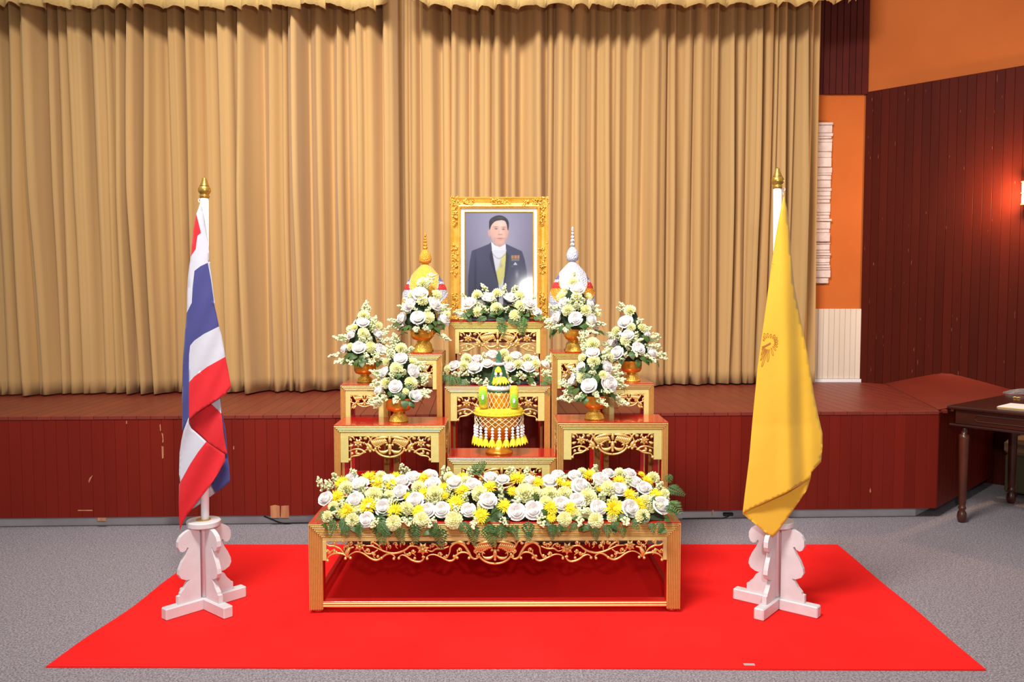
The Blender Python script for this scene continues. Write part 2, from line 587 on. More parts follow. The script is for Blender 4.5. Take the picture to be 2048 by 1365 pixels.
# ---- walls
WALL_TOP = 4.9
WOOD_TOP = 3.205
BW_Y = 7.37
b = MB(); b.box(-6.5, WC.x, BW_Y, BW_Y + 0.1, 0, WALL_TOP)
wb = b.build('wall_back', 'orange_wall'); tag(wb, kind='structure', label='orange back wall beside the stage curtain')
# cream boards at the bottom, red boards at the top of the back wall
cw = 0.047
zc = 1.357
b = MB(); b.bev(-cw / 2 + 0.001, cw / 2 - 0.001, -0.014, 0.0, STAGE_Z + 0.03, zc, 0.0025)
cream_me = b.mesh('cream_board', 'cream_board')
for i in range(16):
    inst('cream_board', cream_me, wb, (WC.x - 0.004 - cw * (i + 0.5), BW_Y, 0))
b = MB(); b.box(WC.x - 0.9, WC.x - 0.002, BW_Y - 0.03, BW_Y - 0.0005, STAGE_Z + 0.001, STAGE_Z + 0.028)
b.build('skirting', 'white_skirting', wb)
uw = 0.055
b = MB(); b.bev(-uw / 2 + 0.0015, uw / 2 - 0.0015, -0.03, 0.0, 3.185, WALL_TOP, 0.003)
up_me = b.mesh('upper_board', 'wall_wood_upper')
for i in range(14):
    inst('upper_board', up_me, wb, (WC.x - uw * (i + 0.5), BW_Y, 0))
# right wall
b = MB()
p0 = WC; p1 = WC + WD * 3.2
b.add([p0, p1, p1 + WN * 0.1, p0 + WN * 0.1] + [Vector((q.x, q.y, WALL_TOP)) for q in (p0, p1, p1 + WN * 0.1, p0 + WN * 0.1)],
      [(0, 3, 2, 1), (4, 5, 6, 7), (0, 1, 5, 4), (1, 2, 6, 5), (2, 3, 7, 6), (3, 0, 4, 7)])
wr = b.build('wall_right', 'orange_wall'); tag(wr, kind='structure', label='slanted right wall of dark red boards under orange plaster')
RW = 0.067
b = MB(); b.bev(-RW / 2 + 0.0004, RW / 2 - 0.0004, -0.016, 0.0, 0.0, WOOD_TOP, 0.0022)
rw_me = b.mesh('wall_board', 'wall_wood')
wa = math.atan2(WD.y, WD.x)
for i in range(46):
    p = WC + WD * (RW * (i + 0.5))
    inst('wall_board', rw_me, wr, p, rot=(0, 0, wa))
# stacked stone strip on the back wall
st = bpy.data.objects.new('trim_1', None); link(st)
tag(st, 'strip of white stacked stone on the orange wall by the curtain', None, kind='structure')
sx1 = at(1660, 400, BW_Y).x; sx0 = sx1 - 0.32
st.location = (sx1, BW_Y, 0)
rs = random.Random(5)
z = 1.575
ztop = 2.955
while z < ztop - 0.015:
    h = rs.choice([0.02, 0.024, 0.03, 0.04, 0.05, 0.065, 0.08])
    h = min(h, ztop - z)
    dx = rs.uniform(-0.012, 0.006)
    d = rs.uniform(0.02, 0.045)
    if h > 0.055 and rs.random() < 0.22:
        cut = -rs.uniform(0.05, 0.14)
        b = MB(); b.bev(cut + 0.002, dx, -d, -0.0005, z + 0.001, z + h - 0.002, 0.004); b.build('stone', 'stone_white', st)
        b = MB(); b.bev(-0.32, cut - 0.002, -d * 0.85, -0.0005, z + 0.001, z + h - 0.002, 0.004); b.build('stone', 'stone_white', st)
    else:
        b = MB(); b.bev(-0.32, dx, -d, -0.0005, z + 0.001, z + h - 0.002, 0.004); b.build('stone', 'stone_white', st)
    z += h

# ---- curtains
def curtain_Y(px):
    # the track runs slightly away from the stage edge towards the right
    t = (px - 0.0) / 1640.0
    return 6.47 + 0.72 * t
VAL_X = [-150, -118, -80, -45, -18, 8, 37, 78, 113, 131, 158, 197, 221, 239, 267, 305, 338, 380, 421, 450, 481, 531, 566, 582, 623, 665, 695, 720, 769, 800]
VAL_R = [792, 806, 820, 843, 886, 903, 941, 960, 985, 1015, 1040, 1093, 1107, 1144, 1175, 1194, 1225, 1253, 1284, 1331, 1357, 1382, 1421, 1437, 1466, 1489, 1517, 1540, 1552, 1571, 1583, 1608, 1622, 1634]
def curtain(name, label, vals, seed, yoff, ztop, flip=0.0):
    r = random.Random(seed)
    nz = 30
    zb = STAGE_Z + 0.012
    cols = []
    for i in range(len(vals) - 1):
        w = vals[i + 1] - vals[i]
        A = (0.040 + 0.0031 * min(w, 46)) * r.uniform(0.75, 1.35)
        g = r.choice([0.5, 0.6, 0.75, 1.0, 1.5, 1.9])
        ph = r.uniform(0, 6.28)
        n = max(6, int(w / 4.0))
        dv = r.uniform(0.0, 0.03)
        pw_ = r.choice([0.8, 1.2, 1.5, 1.9])
        for k in range(n):
            t = k / n
            cols.append((vals[i] + w * t, A, t ** g, ph, dv, w, pw_))
    cols.append((vals[-1], 0.03, 0.0, 0, 0, 10, 1.0))
    V = []; Fc = []
    for (px, A, t, ph, dv, w, pw_) in cols:
        Yc = curtain_Y(px) + yoff
        base = at(px, 330, Yc)
        for j in range(nz + 1):
            s = j / nz
            zz = zb + (ztop - zb) * s
            bulge = math.sin(PI * t) ** pw_
            # a second soft fold rides on the wide pleats
            sec = 0.25 * math.sin(2 * PI * t * 2 + ph) * bulge * (0.5 if w < 24 else 1.0)
            amp = A * (1.0 + 0.25 * math.sin(3.1 * s + ph)) * (0.70 + 0.45 * min(1.0, s * 2.2) - 0.2 * max(0, s - 0.5))
            y = Yc + dv - amp * (bulge + sec)
            x = base.x + 0.014 * math.sin(2.2 * s * 2 + ph) * (1 - s) * bulge
            V.append((x, y, zz))
    m = nz + 1
    for i in range(len(cols) - 1):
        for j in range(nz):
            Fc.append((i * m + j, (i + 1) * m + j, (i + 1) * m + j + 1, i * m + j + 1))
    bb = MB(); bb.add(V, Fc)
    o = bb.build(name, 'curtain_cloth', None, smooth=True)
    sm = o.modifiers.new('thickness', 'SOLIDIFY'); sm.thickness = 0.006; sm.offset = 1.0
    return tag(o, label, 'curtain', 'stage curtains')
curtain('stage_curtain', 'tan pleated stage curtain left of the centre seam behind the striped flag', VAL_X, 3, -0.06, 3.98)
curtain('stage_curtain', 'tan pleated stage curtain right of the centre seam behind the portrait', VAL_R, 8, 0.07, 4.02)

def valance(label, x0, x1, prof, seed, Yf, ends):
    r = random.Random(seed)
    V = []; Fc = []
    pts = []
    px = x0
    # pleat positions
    pl = [x0]
    while pl[-1] < x1:
        pl.append(pl[-1] + r.uniform(26, 58))
    pl[-1] = x1
    nz = 8
    cols = []
    for i in range(len(pl) - 1):
        w = pl[i + 1] - pl[i]
        n = max(6, int(w / 4))
        A = r.uniform(0.035, 0.07)
        g = r.choice([0.35, 0.5, 0.7, 1.6])
        dip = r.uniform(0.5, 1.0)
        for k in range(n):
            cols.append((pl[i] + w * k / n, A, (k / n), g, dip))
    cols.append((x1, 0.03, 0.0, 1, 0.5))
    for (px, A, t, g, dip) in cols:
        Yc = Yf(px)
        py = np.interp(px, [q[0] for q in prof], [q[1] for q in prof])
        bul = math.sin(PI * t ** g) ** 0.7
        py += 8 * dip * (1 - bul) - 4 + r.uniform(-1.2, 1.2)
        zb = at(px, py, Yc).z
        xb = at(px, 10, Yc).x
        for j in range(nz + 1):
            s = j / nz
            zz = zb + (4.35 - zb) * s
            y = Yc - A * bul * (1.15 - 0.3 * s)
            if j == 0: y += 0.012
            V.append((xb, y, zz))
    m = nz + 1
    for i in range(len(cols) - 1):
        for j in range(nz):
            Fc.append((i * m + j, (i + 1) * m + j, (i + 1) * m + j + 1, i * m + j + 1))
    bb = MB(); bb.add(V, Fc)
    o = bb.build('curtain_valance', 'valance_cloth', None, smooth=True)
    sm = o.modifiers.new('thickness', 'SOLIDIFY'); sm.thickness = 0.006; sm.offset = 1.0
    return tag(o, label, 'valance', 'gathered valances above the stage curtains')
VY = lambda px: curtain_Y(px) - 0.42
valance('pale gold gathered valance above the left half of the stage curtain', -160, 775,
        [(-160, 14), (0, 12), (60, 14), (160, 18), (300, 16), (400, 20), (520, 17), (650, 16), (745, 22), (766, 18), (775, 2)], 21, VY, None)
valance('pale gold gathered valance above the right half of the stage curtain', 813, 1712,
        [(813, -6), (825, 4), (850, 14), (930, 19), (1000, 18), (1100, 15), (1250, 16), (1400, 14), (1550, 12), (1650, 9), (1700, 5), (1712, 2)], 33, VY, None)

# ---- red carpet
cor = [(92, 1337), (1972, 1343), (1675, 1092), (437, 1092)]
cw_ = [floor_at(*c) for c in cor]
rr = random.Random(4)
outline = []
for i in range(4):
    a = cw_[i]; c = cw_[(i + 1) % 4]
    n = 26
    d = (c - a).normalized(); nn = Vector((-d.y, d.x, 0))
    amp = 0.012 if i == 3 else 0.004
    ph = rr.uniform(0, 6)
    for k in range(n):
        t = k / n
        p = a.lerp(c, t) + nn * amp * math.sin(t * 11 + ph) * math.sin(PI * t)
        outline.append((p.x, p.y))
ctr = (sum(p[0] for p in outline) / len(outline), sum(p[1] for p in outline) / len(outline))
b = MB(); b.prism_z([(p[0] - ctr[0], p[1] - ctr[1]) for p in outline], 0.0005, 0.007)
rc = b.build('red_carpet', 'red_carpet', None, loc=(ctr[0], ctr[1], 0))
tag(rc, 'bright red carpet laid under the flower altar and both flags', 'carpet')
CZ = 0.007
p = floor_at(1499, 1331, CZ)
b = MB(); b.bev(-0.022, 0.022, -0.009, 0.009, 0.0001, 0.0012, 0.0004)
tp = b.build('tape_strip', 'tape_grey', None, loc=(p.x, p.y + 0.004, CZ), rot=(0, 0, -0.03))
tag(tp, 'short strip of grey tape at the front edge of the red carpet', 'tape')

# ---- cables by the plinth
def cable(pxs, label, extra=None):
    c0 = floor_at(*pxs[0], z=0.004)
    t = thing('power_cable', label, 'cable', (c0.x, c0.y, 0))
    pts = []
    for (px, py) in pxs:
        d = ray(px, py)
        q = corner + SN * 0.045
        tt = q.dot(SN) / d.dot(SN)
        w = Vector((0, 0, CAM_H)) + d * tt
        w.z = max(w.z, 0.006)
        pts.append(w - t.location)
    bb = MB(); bb.tube(smooth_curve(pts, 5), 0.0042, 6); bb.build('cord', 'cable_black', t, smooth=True)
    return t
cable([(528, 1033), (545, 1040), (565, 1047), (590, 1051), (640, 1053)], 'thin black cable along the grey plinth left of the altar')
t = cable([(1365, 1048), (1400, 1047), (1425, 1045), (1445, 1040), (1458, 1033)], 'thin black cable with plug box on the plinth by the yellow flag')
q = Vector((0, 0, CAM_H)) + ray(1457, 1029) * ((corner + SN * 0.045).dot(SN) / ray(1457, 1029).dot(SN)) - t.location
b = MB(); b.bev(q.x - 0.035, q.x + 0.03, q.y - 0.012, q.y + 0.012, q.z - 0.01, q.z + 0.01, 0.003); b.build('plug_box', 'cable_black', t)

# ================================================================== ALTAR TABLES
ALT_ROT = math.radians(0.5)
def alt_shift(x):                 # the altar stands very slightly turned
    return x * math.tan(ALT_ROT)

def spiral(cx, cz, r, turns, a0, sgn=1, n=12):
    pts = []
    for i in range(n + 1):
        t = i / n
        a = a0 + sgn * turns * 2 * PI * t
        rr = r * (1 - 0.78 * t)
        pts.append((cx + rr * math.cos(a), cz + rr * math.sin(a)))
    return pts

class Carve:
    """carved relief drawn in (u, v): u to the right, v down, both in metres, at y = 0 facing -y"""
    def __init__(self):
        self.b = MB()
    def c(self, pts, r, mirror=True, taper=True, sub=4):
        for s in ((1, -1) if mirror else (1,)):
            P = smooth_curve([(s * p[0], 0, -p[1]) for p in pts], sub)
            n = len(P)
            R = [r * (0.55 + 0.45 * math.sin(PI * min(1, (i + 1) / n * 1.15))) if taper else r for i in range(n)]
            self.b.tube(P, R, 6)
    def curl(self, cx, cz, r, a0, sgn, th, mirror=True):
        for s in ((1, -1) if mirror else (1,)):
            P = [(s * x, 0, -z) for (x, z) in spiral(cx, cz, r, 0.95, a0, sgn)]
            self.b.tube(P, [th * (1 - 0.35 * i / len(P)) for i in range(len(P))], 5)
            self.b.ball((s * cx, -th * 0.6, -cz), th * 1.25, 6, 4)
    def ball(self, x, z, r, mirror=True):
        for s in ((1, -1) if mirror else (1,)):
            self.b.ball((s * x, 0, -z), r, 7, 4)
    def leaf(self, pts, w, mirror=True):
        # fat leaf along a curve
        for s in ((1, -1) if mirror else (1,)):
            P = smooth_curve([(s * p[0], 0, -p[1]) for p in pts], 4)
            n = len(P)
            self.b.tube(P, [w * math.sin(PI * (0.08 + 0.9 * i / (n - 1))) + 0.0006 for i in range(n)], 6)

FLOWER_CACHE = {}
def flower_mesh(r):
    key = round(r, 3)
    if key in FLOWER_CACHE: return FLOWER_CACHE[key]
    b = MB()
    for ring, (n, R, tilt, ph) in enumerate(((7, r, 0.25, 0.2), (5, r * 0.62, 0.5, 0.5))):
        for k in range(n):
            a = 2 * PI * k / n + ph
            d = Vector((math.cos(a), 0, math.sin(a))); s = Vector((-math.sin(a), 0, math.cos(a)))
            y = Vector((0, -1, 0))
            o = y * (0.15 * r * ring)
            pts = [o, o + d * R * 0.55 + s * R * 0.24 + y * R * 0.14, o + d * R + y * R * 0.02, o + d * R * 0.55 - s * R * 0.24 + y * R * 0.14,
                   o + d * R * 0.5 + y * R * tilt, o + d * R * 0.5 - y * 0.12 * R]
            b.add(pts, [(0, 1, 4), (1, 2, 4), (2, 3, 4), (3, 0, 4), (0, 5, 1), (1, 5, 2), (2, 5, 3), (3, 5, 0)])
    b.ball((0, -0.3 * r, 0), r * 0.2, 7, 4)
    FLOWER_CACHE[key] = b.mesh('carved_flower', 'gold_carved')
    return FLOWER_CACHE[key]

def medallion(cv, S, th):
    # centre motif: wings, medallion, smile-shaped branch; S = unit scale
    q = lambda pts: [(p[0] * S, p[1] * S) for p in pts]
    cv.c(q([(.58, .06), (.56, .02), (.50, .03), (.46, .10), (.41, .19), (.34, .255), (.26, .255)]), th)
    cv.curl(.575 * S, .055 * S, .035 * S, 0, 1, th * .8)
    cv.c(q([(.45, .12), (.43, .04), (.36, .015), (.29, .03), (.27, .055)]), th * .9)
    cv.c(q([(.345, .31), (.33, .36), (.25, .44), (.13, .495), (0, .515)]), th * 1.15, taper=False)
    for k in range(8):      # feathers of the wings
        t = k / 7
        x0 = .07 + .30 * t; z0 = .165 + .10 * math.sin(t * 1.7)
        cv.leaf(q([(x0, z0), (x0 + .03, .115 + .05 * t), (x0 + .075, .05 + .06 * t)]), th * 1.15)
    cv.leaf(q([(.02, .03), (.15, .035), (.29, .06), (.45, .12)]), th * 1.5)
    cv.c(q([(.05, .17), (.14, .165), (.22, .21), (.30, .262), (.38, .245)]), th * .8)
    cv.leaf(q([(.03, .33), (.1, .385), (.2, .39), (.27, .345)]), th * 1.6)
    cv.c(q([(.27, .34), (.275, .29), (.24, .275), (.22, .30)]), th * .8)
    cv.leaf(q([(.0, .19), (.0, .30), (.0, .46)]), th * 2.0, mirror=False)
    cv.leaf(q([(.02, .22), (.07, .215), (.085, .25)]), th * 1.2)
    for s in (1,):
        cv.b.ball((0, -th * .5, -.085 * S), .09 * S, 8, 6, (0.42, 0.35, 0.95))
    cv.ball(.345 * S, .31 * S, th * 1.5); cv.ball(.385 * S, .355 * S, th * 1.4)
    cv.ball(0, .42 * S, th * 1.5, mirror=False)

def carved_wide(parent, w, y, ztop, name='carved_panel'):
    S = w / 2
    th = 0.0050
    cv = Carve(); medallion(cv, S, th)
    q = lambda pts: [(p[0] * S, p[1] * S) for p in pts]
    cv.c(q([(.37, .345), (.42, .33), (.47, .28), (.51, .21), (.50, .13), (.47, .08)]), th)
    cv.leaf(q([(.44, .36), (.47, .26), (.55, .17)]), th * 1.9)
    cv.leaf(q([(.46, .34), (.53, .29), (.57, .28)]), th * 1.5)
    cv.ball(.47 * S, .37 * S, th * 1.5)
    cv.c(q([(.47, .365), (.52, .33), (.57, .34), (.61, .375)]), th)
    cv.curl(.63 * S, .385 * S, .028 * S, 2.5, 1, th * .8)
    cv.c(q([(.60, .40), (.66, .345), (.76, .315), (.87, .325), (.99, .37)]), th)
    cv.c(q([(.57, .39), (.65, .415), (.74, .465), (.84, .485), (.92, .505), (.97, .575)]), th * 1.1)
    cv.ball(.965 * S, .58 * S, th * 1.7)
    cv.curl(.80 * S, .385 * S, .03 * S, 4, 1, th * .8); cv.curl(.90 * S, .43 * S, .035 * S, 1, -1, th * .8)
    cv.leaf(q([(.70, .43), (.77, .43), (.84, .40)]), th * 1.3)
    cv.c(q([(.60, .18), (.55, .22), (.51, .31)]), th * .9)
    cv.curl(.615 * S, .165 * S, .03 * S, 0, 1, th * .8)
    cv.curl(.60 * S, .055 * S, .03 * S, 3, -1, th * .8)
    cv.c(q([(.84, .10), (.88, .03), (.94, .02), (.985, .05)]), th * .9)
    cv.curl(.95 * S, .09 * S, .035 * S, 2, 1, th * .8)
    cv.leaf(q([(.87, .21), (.94, .24), (.99, .235)]), th * 1.4)
    cv.leaf(q([(.67, .10), (.70, .04), (.69, .01)]), th * 1.2)
    o = cv.b.build(name, 'gold_carved', parent, smooth=True)
    o.location = (0, y, ztop)
    for s in (-1, 1):
        inst('carved_flower', flower_mesh(0.125 * S), o, (s * .755 * S, -0.003, -.17 * S))
    return o

def carved_square(parent, w, y, ztop, hgt, rot=None, loc=None):
    S = w / 2 / 0.62
    th = 0.0038
    cv = Carve(); medallion(cv, S, th)
    cv.curl(.5 * S, .42 * S, .05 * S, 0.5, 1, th * .8)
    cv.curl(.53 * S, .56 * S, .05 * S, 3.5, 1, th * .8)
    cv.c([(.61 * S, .28 * S), (.55 * S, .33 * S), (.46 * S, .36 * S), (.4 * S, .42 * S), (.46 * S, .5 * S), (.58 * S, .62 * S)], th)
    cv.c([(.61 * S, .34 * S), (.57 * S, .3 * S), (.56 * S, .22 * S), (.61 * S, .16 * S)], th)
    cv.leaf([(.36 * S, .46 * S), (.44 * S, .56 * S), (.5 * S, .62 * S)], th * 1.5)
    o = cv.b.build('carved_panel', 'gold_carved', parent, smooth=True)
    o.location = (0, y, ztop) if loc is None else loc
    if rot is not None: o.rotation_euler = rot
    return o

def carved_long(parent, w, y, ztop):
    k = w / 669.0                     # metres per photo pixel
    z5 = lambda x, yy: ((x / 5.535 + 10) * k, (yy - 122) / 5.535 * k)
    th = 0.0048
    cv = Carve()
    medallion(cv, 92 * k, th)
    Q = lambda pts: [z5(*p) for p in pts]
    cv.c(Q([(110, 300), (160, 330), (205, 310), (235, 250), (290, 175), (370, 150), (430, 195), (442, 255), (462, 300)]), th * 1.3)
    cv.c(Q([(220, 290), (260, 260), (320, 258), (370, 290), (400, 338), (450, 350), (520, 318), (600, 282), (660, 285), (700, 312)]), th * 1.15)
    cv.c(Q([(715, 300), (745, 345), (790, 360), (860, 340), (920, 297), (970, 285), (1010, 318)]), th * 1.15)
    cv.c(Q([(1040, 315), (1060, 285), (1100, 268), (1150, 285), (1195, 320), (1250, 340), (1310, 320), (1390, 265), (1460, 245), (1530, 275), (1558, 312)]), th * 1.15)
    cv.c(Q([(1570, 310), (1600, 275), (1680, 262), (1750, 285), (1790, 330)]), th * 1.15)
    cv.c(Q([(450, 190), (520, 215), (590, 215), (640, 245), (700, 225)]), th)
    cv.c(Q([(780, 192), (870, 185), (920, 220), (980, 250), (1060, 265), (1150, 245), (1220, 215), (1290, 185), (1370, 180)]), th * 1.15)
    cv.c(Q([(900, 200), (940, 240), (925, 275), (890, 270)]), th * .9)
    cv.c(Q([(1180, 230), (1230, 170), (1290, 140), (1300, 170), (1270, 175)]), th)
    cv.c(Q([(1230, 225), (1290, 265), (1350, 265), (1390, 225)]), th * .9)
    cv.c(Q([(1490, 195), (1530, 205), (1555, 250), (1562, 305)]), th * 1.1)
    cv.c(Q([(1590, 280), (1640, 215), (1700, 185), (1765, 178), (1795, 145), (1770, 118), (1748, 135)]), th)
    cv.c(Q([(1640, 215), (1690, 190), (1705, 150), (1680, 120)]), th * .9)
    cv.c(Q([(1700, 215), (1740, 240), (1760, 265), (1790, 262)]), th * .8)
    cv.c(Q([(560, 215), (600, 165), (640, 165)]), th * .8)
    cv.leaf(Q([(1530, 195), (1565, 250), (1565, 310)]), th * 2.2)
    cv.leaf(Q([(270, 175), (300, 145), (350, 142), (430, 160)]), th * 1.9)
    for (x, yy, a, s) in ((490, 155, 0, 1), (550, 155, 3, -1), (632, 170, 1, 1), (850, 150, 1, 1), (958, 150, 2, 1), (1035, 165, 0, -1),
                          (1110, 190, 2, 1), (1125, 150, 1, -1), (1185, 145, 0, 1), (1278, 135, 3, 1), (838, 245, 2, -1), (885, 268, 0, 1),
                          (545, 275, 1, -1), (480, 295, 0, 1), (335, 228, 2, 1), (160, 240, 3, -1), (1345, 232, 2, 1), (1280, 275, 0, -1),
                          (1528, 148, 1, 1), (1612, 130, 0, -1), (1575, 190, 2, 1), (1690, 130, 0, 1), (1700, 238, 3, -1), (1785, 243, 2, 1)):
        c = z5(x, yy); cv.curl(c[0], c[1], 26 / 5.535 * k, a, s, th * .85)
        d = z5(x + (25 if s > 0 else -25), yy + 48)
        cv.c([(c[0] + 24 / 5.535 * k * (1 if s > 0 else -1), c[1]), ((c[0] + d[0]) / 2 + .004, (c[1] + d[1]) / 2), d], th * .75, sub=3)
    for (x, yy) in ((360, 318), (395, 300), (690, 325), (735, 305), (1000, 320), (1055, 325), (1190, 318), (1230, 300), (1530, 315), (1585, 322), (1780, 345), (825, 320), (230, 320)):
        c = z5(x, yy); cv.ball(c[0], c[1], th * 1.6)
    o = cv.b.build('carved_panel', 'gold_carved', parent, smooth=True)
    o.location = (0, y, ztop)
    for (x, yy, r) in ((735, 212, 74), (1425, 180, 64)):
        c = z5(x, yy)
        for s in (-1, 1):
            inst('carved_flower', flower_mesh(r / 5.535 * k), o, (s * c[0], -0.004, -c[1]))
    return o

def altar_table(name, label, x0, x1, ytop, Y, depth, zbase, nrib, ribpx, flattop, flatleg, flatdrop, kind, stretch_py=None, feet=False, side_panels=(1, 1)):
    pl = at(x0, ytop, Y); pr = at(x1, ytop, Y)
    cx = (pl.x + pr.x) / 2
    Yw = Y + alt_shift(cx)
    w = pr.x - pl.x
    h = pl.z - zbase
    ppm = F_PX / Y
    t = thing(name, label, 'altar table', (cx, Yw, zbase), ALT_ROT, 'red and gold altar tables')
    rib = ribpx / ppm / nrib
    R = rib * nrib                    # total rib width
    fz = 0.018 if feet else 0.0
    # top board
    b = MB(); b.bev(-w / 2 + 0.001, w / 2 - 0.001, -0.003, depth, h - 0.004, h, 0.0012); b.build('top_board', 'red_lacquer', t)
    # ribbed front frame: nested mitred U-shaped ribs
    b = MB()
    zt = h - 0.0042
    for i in range(nrib):
        a0 = i * rib; a1 = a0 + rib
        y0 = -0.006 + 0.0006 * i
        prof = [(a0, y0 + 0.010), (a0 + rib * 0.32, y0 + 0.0008), (a0 + rib * 0.48, y0), (a0 + rib * 0.60, y0 + 0.001), (a0 + rib * 0.66, y0 + 0.010), (a1, y0 + 0.0105)]
        path = []
        for (o_, y) in prof:
            path.append([(-w / 2 + o_, y, fz), (-w / 2 + o_, y, zt - o_), (w / 2 - o_, y, zt - o_), (w / 2 - o_, y, fz)])
        for p in range(len(path) - 1):
            A = path[p]; B = path[p + 1]
            b.cur = 1 if p == len(path) - 2 else 0
            for s in range(3):
                b.add([A[s], A[s + 1], B[s + 1], B[s]], [(0, 1, 2, 3)])
    b.build('ribbed_frame', ['gold_paint', 'gold_groove'], t)
    # flat inner frame
    ft = flattop / ppm; fl = flatleg / ppm; fd = flatdrop / ppm
    b = MB()
    zi = zt - R
    b.bev(-w / 2 + R, w / 2 - R, 0.002, 0.012, zi - ft, zi, 0.0008)
    for s in (-1, 1):
        xa, xb = sorted((s * (w / 2 - R), s * (w / 2 - R - fl)))
        b.bev(xa, xb, 0.002, 0.012, zi - fd, zi - ft, 0.0008)
    b.build('flat_frame', 'gold_flat', t)
    # legs: red boxes behind the ribbed gold front, gold boards on the outer sides
    for sx in (-1, 1):
        for back in (0, 1):
            b = MB()
            xa, xb = sorted((sx * (w / 2 - 0.006), sx * (w / 2 - R)))
            ya, yb = (0.0115, R * 0.95) if not back else (depth - R * 0.95, depth - 0.002)
            b.cur = 0
            b.box(xa, xb, ya, yb, fz, h - 0.0042)
            b.cur = 1
            if sx < 0: b.box(xa - 0.006, xa - 0.0001, ya - 0.001, yb, fz, h - 0.0042)
            else: b.box(xb + 0.0001, xb + 0.006, ya - 0.001, yb, fz, h - 0.0042)
            lg = b.build('leg', ['red_lacquer', 'gold_paint'], t)
            if feet:
                b = MB(); xm = (xa + xb) / 2; ym = (ya + yb) / 2
                b.lathe([(0.022, 0.0), (0.026, 0.004), (0.026, 0.012), (0.02, 0.0178)], 18, xm, ym)
                b.build('foot', 'red_lacquer', lg, smooth=True)
    # aprons on the sides and back
    for sx in (-1, 1):
        b = MB(); xa, xb = sorted((sx * (w / 2), sx * (w / 2 - 0.012)))
        zside = zi - ft
        b.bev(xa, xb, R, depth - R, zside, h - 0.0042, 0.001)
        b.build('side_apron', 'gold_paint', t)
        if kind != 'long' and depth - 2 * R > 0.1:
            carved_square(t, depth - 2 * R - 0.01, 0, 0, 0.1, rot=(0, 0, sx * PI / 2), loc=(sx * (w / 2 - 0.005), depth / 2, zside))
    b = MB(); b.bev(-w / 2 + R, w / 2 - R, depth - 0.014, depth - 0.002, zi - ft - (fd * 0.5 if kind != 'long' else 0), h - 0.0042, 0.001); b.build('back_apron', 'red_lacquer', t)
    # stretchers
    sz = (0.03, 0.052) if not feet else (0.030, 0.056)
    for yy in (0, 1):
        b = MB()
        ya, yb = (0.004, 0.05) if yy == 0 else (depth - 0.05, depth - 0.004)
        if not feet: ya, yb = (0.006, 0.026) if yy == 0 else (depth - 0.026, depth - 0.006)
        b.cur = 0; b.bev(-w / 2 + R, w / 2 - R, ya, yb, sz[0], sz[1], 0.001)
        st_ = b.build('stretcher', 'red_lacquer', t)
        if yy == 0:
            bb = MB()
            for q in (0.2, 0.65):
                bb.tube([(-w / 2 + R + 0.0005, ya - 0.001, sz[0] + (sz[1] - sz[0]) * q), (w / 2 - R - 0.0005, ya - 0.001, sz[0] + (sz[1] - sz[0]) * q)], (sz[1] - sz[0]) * 0.2, 6)
            bb.build('gold_moulding', 'gold_paint', st_)
    for sx in (-1, 1):
        b = MB(); xa, xb = sorted((sx * (w / 2 - 0.004), sx * (w / 2 - 0.026)))
        b.bev(xa, xb, R * 0.96, depth - R * 0.96, sz[0], sz[1], 0.001); b.build('stretcher', 'red_lacquer', t)
    # carved panel
    iw = w - 2 * R - 2 * fl + 0.004
    if kind == 'wide': carved_wide(t, iw, 0.006, zi - ft + 0.002)
    elif kind == 'long': carved_long(t, iw, 0.006, zi - ft + 0.002)
    elif kind == 'square': carved_square(t, iw, 0.006, zi - ft + 0.002, 0.1)
    return t, h + zbase, w, Yw, cx

BZ = CZ
BY = 3.88
base_t, BASE_TOP, bw_, _, base_cx = altar_table('altar_table', 'long low red and gold altar table carrying the wide flower bed', 617, 1363, 1046, BY, 1.16, BZ, 8, 28, 8, 8, 48, 'long', feet=True)
GL = 'red and gold altar table '
FLt = altar_table('altar_table', GL + 'at front left, under the lowest left bouquet', 668, 890.5, 850, 4.20, 0.27, BASE_TOP, 4, 13, 9, 16, 62, 'wide')
FRt = altar_table('altar_table', GL + 'at front right, under the lowest right bouquet', 1114.5, 1337.5, 845, 4.20, 0.27, BASE_TOP, 4, 13, 9, 16, 62, 'wide')
T1t = altar_table('altar_table', GL + 'at lowest centre, under the garlanded gold tray', 894, 1112.5, 914, 4.26, 0.24, BASE_TOP, 4, 13, 9, 16, 58, 'wide')
T2t = altar_table('altar_table', GL + 'at mid centre behind the garlanded gold tray', 889, 1101, 772, 4.53, 0.235, BASE_TOP, 4, 12, 9, 13, 58, 'wide')
T3t = altar_table('altar_table', GL + 'at top centre, under the framed portrait', 897, 1093.5, 643.5, 4.79, 0.235, BASE_TOP, 5, 13, 7, 8, 50, 'wide')
L2t = altar_table('altar_table', GL + 'at outer left, under the outermost left bouquet', 681, 777, 769.5, 4.50, 0.30, BASE_TOP, 4, 10, 10, 10, 60, 'square')
TLt = altar_table('altar_table', GL + 'at tall left, under the yellow bud ornament', 785.5, 884, 707.5, 4.50, 0.30, BASE_TOP, 4, 11, 9, 8, 60, 'square')
TRt = altar_table('altar_table', GL + 'at tall right, under the silver bud ornament', 1104, 1202, 706, 4.50, 0.30, BASE_TOP, 4, 11, 9, 8, 60, 'square')
R2t = altar_table('altar_table', GL + 'at outer right, under the outermost right bouquet', 1209, 1308.5, 767.5, 4.50, 0.30, BASE_TOP, 4, 10, 10, 10, 60, 'square')

